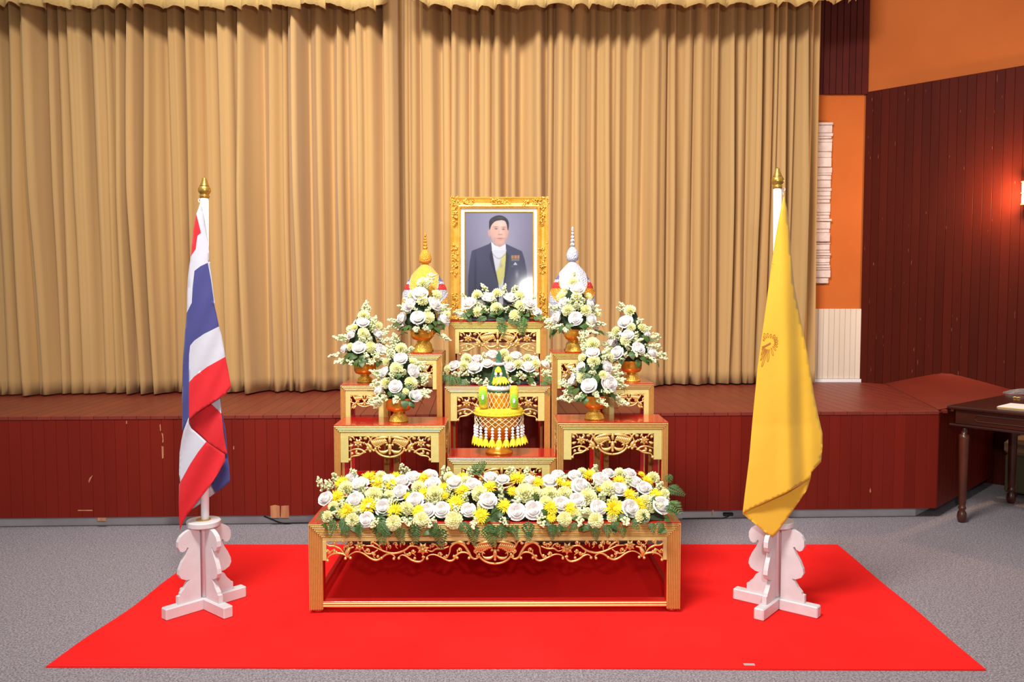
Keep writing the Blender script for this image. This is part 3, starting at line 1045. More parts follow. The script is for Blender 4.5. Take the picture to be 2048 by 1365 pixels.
# ================================================================== FLOWER MESHES (unit diameter 1, facing +z)
def rose_mesh(seed):
    r = random.Random(seed)
    b = MB()
    def petal(a0, width, rad0, rad1, z0, z1, curl, lift):
        n, m = 5, 4
        vs = []
        for j in range(m + 1):
            t = j / m
            for i in range(n + 1):
                s = i / n * 2 - 1
                a = a0 + s * width * (0.55 + 0.45 * math.sin(PI * min(t * 0.75 + 0.15, 1)))
                rad = rad0 + (rad1 - rad0) * t ** 0.8 + curl * max(0, t - 0.65) * 2.4
                z = z0 + (z1 - z0) * t - curl * 0.9 * max(0, t - 0.75) * 2 - 0.05 * s * s * t
                vs.append((rad * math.cos(a), rad * math.sin(a), z + lift * s * t))
        fs = []
        for j in range(m):
            for i in range(n):
                k = j * (n + 1) + i
                fs.append((k, k + 1, k + n + 2, k + n + 1))
        b.add(vs, fs)
    ph = r.uniform(0, 6)
    b.ball((0, 0, -0.02), 0.26, 10, 6, (1, 1, 1.0))
    for k in range(2): petal(ph + k * 3.1, 1.7, 0.02, 0.05, 0.12, 0.34, 0.0, 0.015)
    for k in range(3): petal(ph + 0.8 + k * 2.1, 1.2, 0.07, 0.105, 0.10, 0.345, 0.01, 0.02)
    for k in range(3): petal(ph + 0.2 + k * 2.1, 1.2, 0.13, 0.165, 0.06, 0.335, 0.015, 0.025)
    for k in range(4): petal(ph + 0.3 + k * 1.57, 0.98, 0.18, 0.235, 0.0, 0.31, 0.025, 0.03)
    for k in range(5): petal(ph + 0.9 + k * 1.256, 0.85, 0.21, 0.32, -0.1, 0.25, 0.05, r.uniform(-.03, .03))
    for k in range(5): petal(ph + 0.2 + k * 1.256 + r.uniform(-.15, .15), 0.8, 0.2, 0.40, -0.2, 0.13, 0.10, r.uniform(-.05, .05))
    return b.mesh('rose', 'rose_white', smooth=True)

def carnation_mesh(seed):
    r = random.Random(seed)
    b = MB()
    for ring, (R, z, up, n) in enumerate(((0.5, -0.10, 0.04, 30), (0.47, 0.0, 0.10, 28), (0.40, 0.09, 0.14, 24), (0.30, 0.17, 0.16, 20), (0.2, 0.23, 0.16, 14), (0.1, 0.28, 0.12, 9))):
        vs = [(0.04 * math.cos(2 * PI * k / n), 0.04 * math.sin(2 * PI * k / n), z - 0.16) for k in range(n)]
        ph = r.uniform(0, 6)
        for (f, dz) in ((0.62, 0.02), (1.0, up)):
            for k in range(n):
                a = 2 * PI * k / n + ph
                zz = z + dz + (0.085 if k % 2 else -0.06) * f + r.uniform(-.03, .03)
                rr = R * f * (1 + r.uniform(-.08, .08))
                vs.append((rr * math.cos(a), rr * math.sin(a), zz))
        fs = []
        for j in range(2):
            for k in range(n):
                k2 = (k + 1) % n
                fs.append((j * n + k, j * n + k2, (j + 1) * n + k2, (j + 1) * n + k))
        b.add(vs, fs)
    return b.mesh('carnation', 'carnation_cream', smooth=False)

def chrys_mesh(seed):
    r = random.Random(seed)
    b = MB()
    for (n, R, el, ph) in ((20, 0.54, 0.10, 0), (18, 0.48, 0.32, .15), (15, 0.40, 0.60, .3), (11, 0.30, 0.9, 0), (7, 0.2, 1.2, .2)):
        for k in range(n):
            a = 2 * PI * k / n + ph + r.uniform(-.08, .08)
            e = el + r.uniform(-.1, .1)
            d = Vector((math.cos(a) * math.cos(e), math.sin(a) * math.cos(e), math.sin(e)))
            s = Vector((-math.sin(a), math.cos(a), 0))
            u = s.cross(d); u = -u if u.z < 0 else u
            L = R * r.uniform(.88, 1.08)
            w = 0.048
            o = d * 0.05
            b.add([o, o + d * L * .5 + s * w + u * .03, o + d * L + u * 0.03, o + d * L * .5 - s * w + u * .03, o + d * L * .5 - u * .02],
                  [(0, 4, 1), (1, 4, 2), (2, 4, 3), (3, 4, 0), (0, 1, 3), (1, 2, 3)])
    b.ball((0, 0, 0.12), 0.12, 8, 4)
    return b.mesh('chrysanthemum', 'chrysanthemum_yellow')

def statice_mesh(seed):
    # sprig along +z from 0 to 1, blossoms clustered along it
    r = random.Random(seed)
    b = MB()
    b.cur = 1
    axis = smooth_curve([(0, 0, 0), (r.uniform(-.04, .04), r.uniform(-.04, .04), .4), (r.uniform(-.1, .1), r.uniform(-.1, .1), 1.0)], 4)
    b.tube(axis, 0.018, 4)
    b.cur = 0
    for k in range(30):
        t = 0.22 + 0.78 * (k / 29)
        p = axis[min(int(t * (len(axis) - 1)), len(axis) - 1)]
        w = 0.20 * math.sin(PI * (0.25 + 0.68 * t)) + 0.03
        a = r.uniform(0, 6.28); q = r.uniform(.4, 1)
        c = (p.x + w * q * math.cos(a), p.y + w * q * math.sin(a), t + r.uniform(-.04, .04))
        s = r.uniform(.055, .085)
        b.ball(c, s, 6, 3, (1, 1, r.uniform(.8, 1.2)))
    return b.mesh('statice_sprig', ['statice_cream', 'stem_green'], smooth=True)

def fern_mesh(seed, n=15):
    # blade along +y from 0 to 1, facing +z, drooping a little at the tip
    r = random.Random(seed)
    b = MB()
    f = lambda t: Vector((0.03 * math.sin(t * 3 + seed), t, 0.10 * math.sin(PI * t) - 0.10 * t * t))
    b.tube([f(i / 8) for i in range(9)], [0.012 * (1 - i / 9) + .002 for i in range(9)], 4)
    for k in range(n):
        t = 0.08 + 0.9 * k / n
        c = f(t)
        L = 0.44 * (1 - t) ** 0.8 * min(1, .6 + t * 2.2) + .03
        for s in (-1, 1):
            d = Vector((s * 0.86, 0.5, -0.15 + r.uniform(-.1, .1))).normalized()
            side = Vector((-d.y * s, d.x * s, 0)).normalized()
            w = 0.055 * (1.15 - t * .6)
            m = Vector((0, 0, 0.012))
            p1 = c + d * L * .3; p2 = c + d * L * .65; tip = c + d * L
            vs = [c, p1 + side * w, p1 + m, p1 - side * w * .8, p2 + side * w * .85, p2 + m, p2 - side * w * .6, tip, p1 * .5 + p2 * .5 + side * w * .45, p1 * .5 + p2 * .5 - side * w * .35]
            b.add(vs, [(0, 2, 1), (0, 3, 2), (1, 2, 8), (2, 5, 8), (8, 5, 4), (2, 3, 9), (2, 9, 5), (9, 6, 5), (4, 5, 7), (5, 6, 7)])
    return b.mesh('fern_frond', 'fern_green')

def leaf_mesh(seed):
    r = random.Random(seed)
    b = MB()
    vs = []; fs = []
    n = 6
    for i in range(n + 1):
        t = i / n
        w = 0.36 * math.sin(PI * t ** 0.8) ** 0.8
        z = 0.15 * math.sin(PI * t) - 0.22 * t * t
        vs += [(-w, t, z - .06 * w * 2 + r.uniform(-.015, .015)), (0, t, z), (w, t, z - .06 * w * 2 + r.uniform(-.015, .015))]
    for i in range(n):
        k = i * 3
        fs += [(k, k + 1, k + 4, k + 3), (k + 1, k + 2, k + 5, k + 4)]
    b.add(vs, fs)
    return b.mesh('leaf', 'leaf_green', smooth=True)

ROSES = [rose_mesh(i) for i in range(4)]
CARN = [carnation_mesh(i) for i in range(3)]
CHRY = [chrys_mesh(i) for i in range(3)]
STAT = [statice_mesh(i) for i in range(5)]
FERN = [fern_mesh(i, 9 + i % 2) for i in range(4)]
LEAF = [leaf_mesh(i) for i in range(3)]
rf = random.Random(77)

def face_quat(n, spin):
    return Vector(n).normalized().to_track_quat('Z', 'Y') @ Quaternion((0, 0, 1), spin)

def blade_quat(d, n):
    y = Vector(d).normalized()
    z = Vector(n) - y * Vector(n).dot(y)
    if z.length < 1e-4: z = Vector((0, 0, 1)) - y * y.z
    z.normalize()
    x = y.cross(z)
    return Matrix((x, y, z)).transposed().to_quaternion()

def add_flower(parent, kind, w, n, d):
    loc = w - parent.location
    if kind == 'r': inst('rose', rf.choice(ROSES), parent, loc, quat=face_quat(n, rf.uniform(0, 6)), scale=d * 1.16)
    elif kind == 'c': inst('carnation', rf.choice(CARN), parent, loc, quat=face_quat(n, rf.uniform(0, 6)), scale=d * 1.08)
    elif kind == 'y': inst('chrysanthemum', rf.choice(CHRY), parent, loc, quat=face_quat(n, rf.uniform(0, 6)), scale=d * 1.12)

def add_sprig(parent, w, d, L):
    loc = w - Vector(d).normalized() * L * 0.6 - parent.location
    inst('statice_sprig', rf.choice(STAT), parent, loc, quat=face_quat(d, rf.uniform(0, 6)), scale=L)

def add_leaf(parent, w, d, n, L):
    inst('leaf', rf.choice(LEAF), parent, w - parent.location, quat=blade_quat(d, n), scale=L)

def add_fern(parent, a, c, n):
    d = c - a
    inst('fern_frond', rf.choice(FERN), parent, a - parent.location, quat=blade_quat(d, n), scale=d.length * 1.12)

# ---------------------------------------------------------------- wide flower bed on the base table
S1 = 3.5925
def Z1(x, y): return (600 + x / S1, 880 + y / S1)
def Z2(x, y): return (1000 + x / S1, 880 + y / S1)
bed1 = {
 'r': [(185,425,95),(400,440,112),(600,490,108),(480,575,98),(830,440,112),(915,510,98),(1020,505,102),(1210,505,92),(1350,440,112),(430,330,120),(630,300,100),(735,310,112),(720,385,112),(810,280,110),(950,325,112),(930,265,105),(1110,310,102),(1240,335,112),(365,285,90),(1370,275,92)],
 'y': [(305,310,92),(265,415,98),(490,480,122),(340,515,102),(680,515,102),(685,272,80),(490,280,100),(560,315,92),(655,325,80),(855,520,92),(890,390,84),(1120,460,112),(1300,550,102),(1360,345,92),(1170,370,92),(895,285,100),(1025,350,82),(1170,270,70),(770,410,60),(1040,405,60)],
 'c': [(330,350,100),(530,400,112),(375,580,92),(670,600,98),(760,495,94),(870,580,102),(850,345,92),(970,395,120),(1105,580,112),(1290,385,102),(195,555,78),(240,480,70),(1190,300,80),(1070,270,72),(640,405,78),(580,262,70)],
 's': [(200,340),(255,280),(445,365),(600,370),(525,460),(310,450),(530,600),(775,590),(945,600),(1250,600),(1070,370),(1190,420),(740,215),(1030,240),(395,260),(1215,235),(240,530),(660,440),(1130,510),(160,330)],
}
bed2 = {
 'r': [(120,520,112),(240,510,122),(440,470,112),(555,440,102),(580,340,122),(705,490,102),(725,290,112),(850,360,102),(935,495,116),(1160,475,116),(970,310,96),(1035,350,96),(360,300,102),(20,290,84),(220,300,84),(420,262,90),(540,262,90),(930,245,80),(780,245,80)],
 'y': [(30,480,92),(90,375,72),(125,285,102),(270,310,84),(365,490,92),(370,560,62),(505,495,84),(815,500,122),(930,400,84),(1005,465,94),(1120,400,84),(480,330,82),(640,260,92),(855,300,82),(1060,300,78),(1015,250,44),(710,355,40),(435,305,70)],
 'c': [(180,385,130),(255,385,92),(360,390,102),(465,390,102),(630,410,112),(780,350,102),(465,570,92),(690,580,98),(1025,550,92),(1050,445,92),(1100,275,82),(820,425,48),(330,450,84),(860,242,72),(590,240,72),(1185,385,60)],
 's': [(30,590),(300,590),(120,440),(575,590),(605,510),(725,420),(900,590),(1155,340),(915,300),(680,220),(100,240),(200,240),(680,335),(10,400),(470,300),(1130,470),(1190,430)],
}
ferns1 = [((250,575),(210,690)),((310,560),(335,690)),((430,600),(430,705)),((590,540),(590,745)),((830,590),(825,745)),((1010,620),(1020,780)),((1250,600),(1250,755)),((1340,600),(1392,765)),((720,620),(730,745)),((980,590),(945,695)),((1370,540),(1445,500)),((1230,250),(1330,160)),((560,590),(640,690)),((330,570),(300,680)),((1150,590),(1230,680)),((200,520),(120,575)),((1400,620),(1480,700))]
ferns2 = [((100,600),(122,722)),((210,580),(200,725)),((370,600),(376,712)),((690,620),(690,722)),((880,620),(886,702)),((1090,590),(1106,672)),((1160,580),(1146,672)),((1200,330),(1320,395)),((1210,440),(1300,515)),((1230,480),(1256,570)),((20,600),(0,722)),((560,600),(500,650)),((800,590),(850,650)),((1190,300),(1240,260)),((440,610),(420,690)),((760,600),(780,700)),((950,590),(1000,650))]
p0 = at(990, 1046, BY)
bed = thing('flower_bed', 'wide bed of white roses and yellow blooms on the long low altar table', 'flower arrangement', (p0.x, BY + 0.2, BASE_TOP))
def bed_Y(py):
    t = (1066 - py) / (1066 - 942)
    return BY - 0.052 + 0.345 * max(0.0, min(1.05, t)) ** 1.3
def bed_pt(px, py, back=0.0):
    Y = bed_Y(py) + back
    return at(px, py, Y)
def bed_n(px, py):
    t = max(0, min(1, (1066 - py) / 124))
    e = math.radians(14 + 52 * t)
    sx = (px - 990) / 350
    return Vector((0.25 * sx + rf.uniform(-.15, .15), -math.cos(e), math.sin(e) + rf.uniform(-.1, .1)))
# foam bed under the flowers
b = MB()
NX, NY = 60, 10
W2 = 0.80
vs = []; fs = []
for i in range(NX + 1):
    x = -W2 + 2 * W2 * i / NX
    ed = min(1, (1 - abs(x) / W2) * 9)
    for j in range(NY + 1):
        t = j / NY
        y = -0.17 + 0.36 * t
        z = 0.002 + (0.006 + 0.062 * t) * ed ** 0.5 * (1 if 0 < j < NY else 0.0) + rf.uniform(0, .006) * ed
        vs.append((x, y, z))
for i in range(NX):
    for j in range(NY):
        k = i * (NY + 1) + j
        fs.append((k, k + NY + 1, k + NY + 2, k + 1))
b.add(vs, fs); b.build('greenery_base', 'moss_dark', bed, smooth=True)
for (zz, dat, fer) in ((Z1, bed1, ferns1), (Z2, bed2, ferns2)):
    for kd in 'rcy':
        for (x, y, d) in dat[kd]:
            px, py = zz(x, y)
            w = bed_pt(px, py)
            add_flower(bed, kd, w, bed_n(px, py), d / S1 / F_PX * w.y * 1.1)
    for (x, y) in dat['s']:
        px, py = zz(x, y)
        w = bed_pt(px, py, -0.01)
        dn = bed_n(px, py) + Vector((rf.uniform(-.3, .3), 0, 0.5 if py < 1000 else -0.6))
        add_sprig(bed, w, dn, rf.uniform(.07, .095))
        if py < 980 or rf.random() < .4: add_sprig(bed, w + Vector((rf.uniform(-.03, .03), .0, rf.uniform(-.02, .02))), dn + Vector((rf.uniform(-.4, .4), 0, .2)), .06)
    for (a, c) in fer:
        pa = zz(*a); pc = zz(*c)
        A = at(pa[0], pa[1], bed_Y(pa[1]) - 0.012); C = at(pc[0], pc[1], min(bed_Y(pc[1]), BY - 0.02) if pc[1] > 1010 else bed_Y(pc[1]))
        add_fern(bed, A, C, (rf.uniform(-.25, .25), -1, 0.5))
for k in range(46):    # filler sprigs and small blooms in the gaps
    px = rf.uniform(655, 1330); py = rf.uniform(955, 1045)
    w = bed_pt(px, py, 0.028)
    if k % 2: add_flower(bed, 'c', w, bed_n(px, py), rf.uniform(.045, .058))
    else: add_sprig(bed, w + Vector((0, -.01, .01)), bed_n(px, py), .07)
for k in range(120):   # leaves peeping out between blooms
    px = rf.uniform(645, 1340); py = rf.choice([rf.uniform(960, 1040), rf.uniform(1030, 1066)])
    w = bed_pt(px, py, 0.035)
    w.z = max(w.z, BASE_TOP + 0.004) if w.y > BY else w.z
    d = Vector((rf.uniform(-1, 1), rf.uniform(-1, -.2), rf.uniform(-.3, .7)))
    add_leaf(bed, w, d, (0, -.7, .7), rf.uniform(.035, .06))

# ---------------------------------------------------------------- bouquets and bowls
def bouquet(label, cpx, apex_py, base_py, halfpx, Yc, org, sc, R, C, S, LV, zt):
    c = at(cpx, base_py, Yc)
    t = thing('bouquet', label, 'bouquet', (c.x, Yc, c.z - 0.05), 0.0, 'cone shaped bouquets in gold bowls')
    ppm = F_PX / Yc
    hw = halfpx / ppm
    zap = at(cpx, apex_py, Yc).z
    def pos(px, py, k=0.92):
        q = at(px, py, Yc)
        s = max(0.0, min(1.0, (zap - q.z) / (zap - c.z)))
        Rz = hw * (0.08 + 0.92 * s ** 0.8) * k
        dx = q.x - c.x
        dy = math.sqrt(max(0.0004, Rz * Rz - min(dx * dx, Rz * Rz)))
        w = at(px, py, Yc - dy)
        return w, Vector((dx / (Rz + .01), -dy / (Rz + .01), 0.25 + 0.55 * (1 - s)))
    P = lambda x, y: (org[0] + x / sc, org[1] + y / sc)
    for (x, y, d) in R:
        w, n = pos(*P(x, y)); add_flower(t, 'r', w, n + Vector((rf.uniform(-.2, .2), 0, rf.uniform(-.1, .25))), d / sc / ppm)
    for (x, y, d) in C:
        w, n = pos(*P(x, y), k=.85); add_flower(t, 'c', w, n + Vector((rf.uniform(-.2, .2), 0, rf.uniform(0, .2))), d / sc / ppm)
    for (x, y) in S:
        w, n = pos(*P(x, y))
        s = (P(x, y)[1] - apex_py) / (base_py - apex_py)
        d = n + Vector(((w.x - c.x) / hw * 0.8, 0, 0.9 - 1.5 * max(0, s)))
        add_sprig(t, w, d, rf.uniform(.062, .082))
        add_sprig(t, w + Vector((rf.uniform(-.02, .02), .01, rf.uniform(-.025, .02))), d + Vector((rf.uniform(-.5, .5), 0, rf.uniform(-.3, .3))), rf.uniform(.045, .06))
    for (x, y) in LV:
        w, n = pos(*P(x, y), k=.8)
        add_leaf(t, w + Vector((0, .0, .02)), Vector((n.x * .8 + rf.uniform(-.4, .4), n.y * .5, -.5 + rf.uniform(-.3, .3))), (n.x, n.y, .6), rf.uniform(.04, .055))
        add_leaf(t, w + Vector((rf.uniform(-.02, .02), .01, .01)), Vector((n.x + rf.uniform(-.8, .8), n.y * .4, -.2 + rf.uniform(-.3, .3))), (n.x, n.y, .6), rf.uniform(.035, .05))
    # blooms round the back and leafy core
    for k in range(9):
        a = PI * (0.12 + 0.76 * k / 8); s = rf.uniform(.3, 1)
        z = zap + (c.z - zap) * s; Rz = hw * (0.08 + .92 * s ** .8) * .85
        w = Vector((c.x + Rz * math.cos(a), Yc + Rz * math.sin(a), z))
        add_flower(t, rf.choice('rc'), w, Vector((math.cos(a), math.sin(a), .4)), .055)
    b = MB(); hh = zap - c.z
    b.lathe([(hw * .1, .012), (hw * .4, .015), (hw * .58, hh * .16), (hw * .5, hh * .35), (hw * .3, hh * .65), (hw * .08, hh * .9)], 14)
    o = b.build('greenery_core', 'moss_dark', t, smooth=True); o.location = (0, 0, 0.05)
    for k in range(26):
        a = rf.uniform(0, 6.28); s = rf.uniform(.35, 1.05)
        z = zap + (c.z - zap) * s; Rz = hw * (0.05 + .75 * s ** .8)
        w = Vector((c.x + Rz * .7 * math.cos(a), Yc + Rz * .7 * math.sin(a), z))
        add_leaf(t, w, Vector((math.cos(a), math.sin(a), rf.uniform(-.5, .6))), (math.cos(a), math.sin(a), .8), rf.uniform(.035, .055))
    return t

def bowl(label, cpx, rim_py, neck_py, base_z, Yc, bowl_px, foot_px):
    ppm = F_PX / Yc
    cx = at(cpx, rim_py, Yc).x
    zr = at(cpx, rim_py, Yc).z - base_z
    zn = at(cpx, neck_py, Yc).z - base_z
    rb = bowl_px / ppm / 2; rft = foot_px / ppm / 2
    t = thing('pedestal_bowl', label, 'bowl', (cx, Yc, base_z), 0, 'gold pedestal bowls')
    b = MB()
    b.lathe([(rft, 0), (rft, zn * .13), (rft * .93, zn * .2), (rft * .86, zn * .5), (rft * .66, zn * .64), (rft * .68, zn * .68), (rft * .48, zn * .74), (rft * .45, zn * .88), (rft * .5, zn * .96)], 28)
    b.build('foot', 'gold_bowl_foot', t, smooth=True)
    b = MB()
    b.lathe([(rft * .46, zn * .8), (rft * .55, zn * .82), (rft * .55, zn * .88), (rft * .46, zn * .9)], 24, cap=False); b.build('collar', 'gold_finial', t, smooth=True)
    b = MB()
    z0 = zn * .95; hh = zr - z0
    b.lathe([(rft * .5, z0), (rb * .82, z0 + hh * .12), (rb * .96, z0 + hh * .33), (rb * 1.0, z0 + hh * .62), (rb * .98, z0 + hh * .95), (rb * 1.04, z0 + hh), (rb * .97, z0 + hh), (rb * .9, z0 + hh * .6), (rb * .4, z0 + hh * .3)], 32)
    b.build('bowl', 'gold_bowl', t, smooth=True)
    return t

OA = (660, 590); SA_ = 5.9364
OB = (1120, 540); SB_ = 4.8727
O5 = (780, 380); S5_ = 4.0136
YF = 4.31; YB = 4.62; YT = 4.565
bowl('gold pedestal bowl on the front left altar table', 797, 796, 823, FLt[1], YF, 52, 38)
bouquet('low front left bouquet of white roses in the gold bowl', 800, 668, 800, 58, YF, OA, SA_,
  [(840,760,150),(650,920,130),(980,910,165),(780,1090,150),(590,1140,140),(1010,1200,140)],
  [(845,635,130),(790,870,150),(665,1050,130),(960,1050,150),(980,800,110),(670,800,95),(900,1150,85)],
  [(770,520),(760,575),(720,660),(760,700),(940,660),(690,720),(570,1030),(540,1075),(750,970),(1080,820),(1060,870),(1100,1000),(1080,1040),(1140,1150),(1120,1200),(510,1250),(560,1280),(780,1250),(620,1240),(870,920),(1110,960),(550,920)],
  [(880,1200),(940,1210),(880,1290),(720,1180),(800,1180),(840,960),(1030,1020),(900,1110),(620,1210)], 0)
bowl('gold pedestal bowl on the front right altar table', 1189, 788, 819, FRt[1], YF, 42, 40)
bouquet('low front right bouquet of white roses in the gold bowl', 1187, 668, 797, 60, YF, OB, SB_,
  [(320,810,125),(205,950,95),(455,950,125),(285,1130,145),(470,1110,170),(120,1090,105)],
  [(320,720,125),(330,890,122),(215,1050,112),(420,1030,92),(220,860,84),(480,850,92)],
  [(220,640),(240,690),(240,770),(430,810),(440,860),(130,970),(310,950),(330,1010),(540,960),(560,1020),(580,1070),(610,1130),(60,1120),(50,1240),(90,1260),(100,1200),(200,1230),(350,1220),(540,1230),(590,1290),(430,1300),(460,1180),(620,1300),(560,1090)],
  [(250,980),(360,960),(180,1190),(240,1240),(260,1280),(430,1190),(480,1240),(300,1040),(330,1050),(590,1170),(140,1180)], 0)
bowl('gold pedestal bowl on the outer left altar table', 730, 724, 749, L2t[1], YB, 45, 33)
bouquet('outermost left bouquet of white roses in the gold bowl', 726, 608, 724, 55, YB, OA, SA_,
  [(390,330,140),(260,475,122),(565,470,132),(345,630,152),(175,640,112),(590,650,142)],
  [(400,245,130),(395,455,132),(480,620,124),(245,620,95),(290,395,95),(575,370,102),(650,660,92)],
  [(420,150),(440,190),(105,520),(180,500),(50,720),(130,790),(270,810),(470,800),(430,720),(550,730),(500,310),(640,460),(640,540),(370,530),(470,540),(600,760),(500,400)],
  [(260,740),(330,760),(400,740),(380,830),(220,820),(560,830),(310,800),(430,790),(300,720)], 0)
bowl('gold pedestal bowl on the outer right altar table', 1263, 722, 745, R2t[1], YB, 42, 36)
bouquet('outermost right bouquet of white roses in the gold bowl', 1265, 610, 726, 58, YB, OB, SB_,
  [(640,510,140),(660,640,112),(760,770,124),(560,810,124),(890,810,112),(500,710,102),(840,630,84)],
  [(680,400,112),(550,600,92),(640,685,104),(690,560,92),(490,770,84),(800,570,92)],
  [(620,360),(780,510),(850,590),(900,660),(920,640),(490,640),(530,650),(660,740),(640,830),(740,830),(870,740),(920,740),(980,820),(1000,860),(880,880),(820,830),(770,690),(450,740),(740,640)],
  [(600,880),(690,830),(780,880),(850,890),(820,910),(910,910),(760,910),(800,670)], 0)
bowl('gold pedestal bowl before the yellow bud ornament', 844, 657, 680, TLt[1], YT, 45, 38)
bouquet('tall left bouquet of white roses before the yellow bud ornament', 842, 555, 664, 57, YT, O5, S5_,
  [(240,835,122),(165,925,112),(350,920,122),(225,1030,112),(100,1030,102),(420,1040,130)],
  [(265,750,92),(260,885,92),(370,850,92),(310,1025,92),(180,845,74),(460,1000,54)],
  [(330,710),(310,760),(100,940),(40,1050),(30,1100),(130,970),(210,1120),(290,1110),(300,970),(400,950),(440,990),(430,1180),(420,940),(200,960),(140,900)],
  [(270,1060),(330,1110),(390,1100),(100,1110),(150,1120),(350,1080),(80,1090),(360,1130)], 0)
bowl('gold pedestal bowl before the silver bud ornament', 1148, 655, 680, TRt[1], YT, 40, 36)
bouquet('tall right bouquet of white roses before the silver bud ornament', 1150, 548, 664, 56, YT, O5, S5_,
  [(1500,795,112),(1400,910,95),(1490,1035,104),(1610,1040,104),(1340,1030,95),(1595,920,95)],
  [(1470,740,84),(1380,860,84),(1425,965,94),(1570,970,94),(1500,855,84),(1590,860,64),(1670,1000,54)],
  [(1480,690),(1470,880),(1495,930),(1320,940),(1640,940),(1650,980),(1540,900),(1690,1080),(1290,1100),(1600,1090),(1420,1130),(1630,1140),(1340,1100),(1570,1150),(1280,1060),(1440,910)],
  [(1340,1140),(1400,1120),(1640,1150),(1560,1100),(1310,1160),(1450,1100),(1520,1110),(1660,1090)], 0)

# ---------------------------------------------------------------- long arrangements on the centre tables
def spray(label, org, sc, Yc, top_z, R, C, S, FE, cpx, hw, depthf):
    cx = at(cpx, 700, Yc).x
    t = thing('flower_spray', label, 'flower arrangement', (cx, Yc, top_z))
    ppm = F_PX / Yc
    P = lambda x, y: (org[0] + x / sc, org[1] + y / sc)
    tb = MB(); tb.bev(-hw * .8, hw * .8, -.045, .045, 0.0005, 0.02, .003); tb.build('tray', 'tray_black', t)
    b = MB(); n = 24
    vs = []; fs = []
    for i in range(n + 1):
        x = -hw * .8 + 1.6 * hw * i / n
        e = (1 - (x / hw) ** 2) ** .5
        for j in range(9):
            a = PI * j / 8
            vs.append((x, -.05 * math.cos(a) * e, .018 + (.075 * e) * math.sin(a) + rf.uniform(-.004, .004)))
    for i in range(n):
        for j in range(8):
            k = i * 9 + j
            fs.append((k, k + 9, k + 10, k + 1))
    b.add(vs, fs); b.build('greenery_base', 'moss_dark', t, smooth=True)
    zt0 = top_z
    def pos(px, py):
        q = at(px, py, Yc)
        s = max(0, min(1, (q.z - zt0) / 0.16))
        dy = depthf * math.cos(s * PI / 2 * .9)
        w = at(px, py, Yc - dy)
        return w, Vector(((q.x - cx) / hw * .6, -math.cos(s * 1.1), .2 + math.sin(s * 1.2)))
    for (x, y, d) in R:
        w, nn = pos(*P(x, y)); add_flower(t, 'r', w, nn + Vector((rf.uniform(-.2, .2), 0, rf.uniform(-.1, .2))), d / sc / ppm)
    for (x, y, d) in C:
        w, nn = pos(*P(x, y)); add_flower(t, 'c', w, nn, d / sc / ppm)
    for (x, y) in S:
        w, nn = pos(*P(x, y))
        s = (w.z - zt0) / .16
        d = nn + Vector(((w.x - cx) / hw * 1.2, 0, -1.0 + 1.6 * s))
        add_sprig(t, w, d, rf.uniform(.06, .085))
        if rf.random() < .6: add_sprig(t, w + Vector((rf.uniform(-.02, .02), 0, rf.uniform(-.02, .02))), d + Vector((rf.uniform(-.5, .5), 0, .2)), .05)
    for (a, c) in FE:
        pa = P(*a); pc = P(*c)
        A, _ = pos(*pa); Cc = at(pc[0], pc[1], Yc - depthf - .03)
        add_fern(t, A, Cc, (0, -1, .6))
    for k in range(40):
        x = rf.uniform(-hw * .8, hw * .8); a = rf.uniform(.1, 2.4)
        w = Vector((cx + x, Yc - .06 * math.cos(a), top_z + .02 + .06 * math.sin(a)))
        add_leaf(t, w, Vector((rf.uniform(-1, 1), -math.cos(a), rf.uniform(-.3, .6))), (0, -math.cos(a), math.sin(a)), rf.uniform(.035, .055))
    for k in range(7):
        w = Vector((cx + rf.uniform(-.8, .8) * hw, Yc + .045, top_z + rf.uniform(.05, .1)))
        add_flower(t, rf.choice('rc'), w, Vector((0, .8, .6)), .055)
    return t
spray('low spray of white roses on the mid centre table behind the green cone', (860, 680), 4.875, 4.635, T2t[1],
  [(235,255,112),(440,275,140),(455,190,104),(560,235,104),(610,150,122),(770,265,124),(840,160,112),(955,270,132),(1120,240,84),(1020,190,84)],
  [(330,250,104),(355,185,104),(720,140,104),(770,190,94),(865,240,104),(950,180,84),(1030,235,94),(170,285,74)],
  [(60,370),(100,340),(270,330),(330,420),(450,390),(540,420),(370,330),(530,170),(900,350),(870,330),(1020,340),(1000,420),(1160,200),(1250,310),(1200,370),(780,390),(740,330),(1150,310)],
  [((200,330),(170,470)),((180,340),(110,410)),((230,350),(300,490)),((1080,410),(1195,545)),((860,390),(870,445)),((1000,430),(1010,495)),((1100,400),(1140,460)),((1120,350),(1200,430)),((500,400),(480,450)),((280,400),(380,440))], 1000, .27, .07)
spray('small spray of white roses at the foot of the framed portrait', O5, S5_, 4.865, T3t[1],
  [(640,915,112),(795,870,104),(965,870,104),(1110,920,112),(1180,985,74),(560,1000,44)],
  [(700,845,84),(860,835,84),(700,980,84),(855,950,94),(1005,1010,94),(1040,850,84),(1050,930,90)],
  [(760,800),(920,800),(1000,810),(710,920),(770,955),(600,860),(930,960),(1010,900),(1150,870),(1080,960),(555,985),(1270,1050),(640,960),(830,900),(1130,960)],
  [((900,1040),(905,1165)),((1060,990),(1060,1155)),((600,990),(650,1055)),((780,1020),(700,1050)),((850,1030),(930,1060)),((950,1030),(1010,1090)),((1150,1010),(1240,1045)),((620,990),(560,1045))], 997, .225, .065)

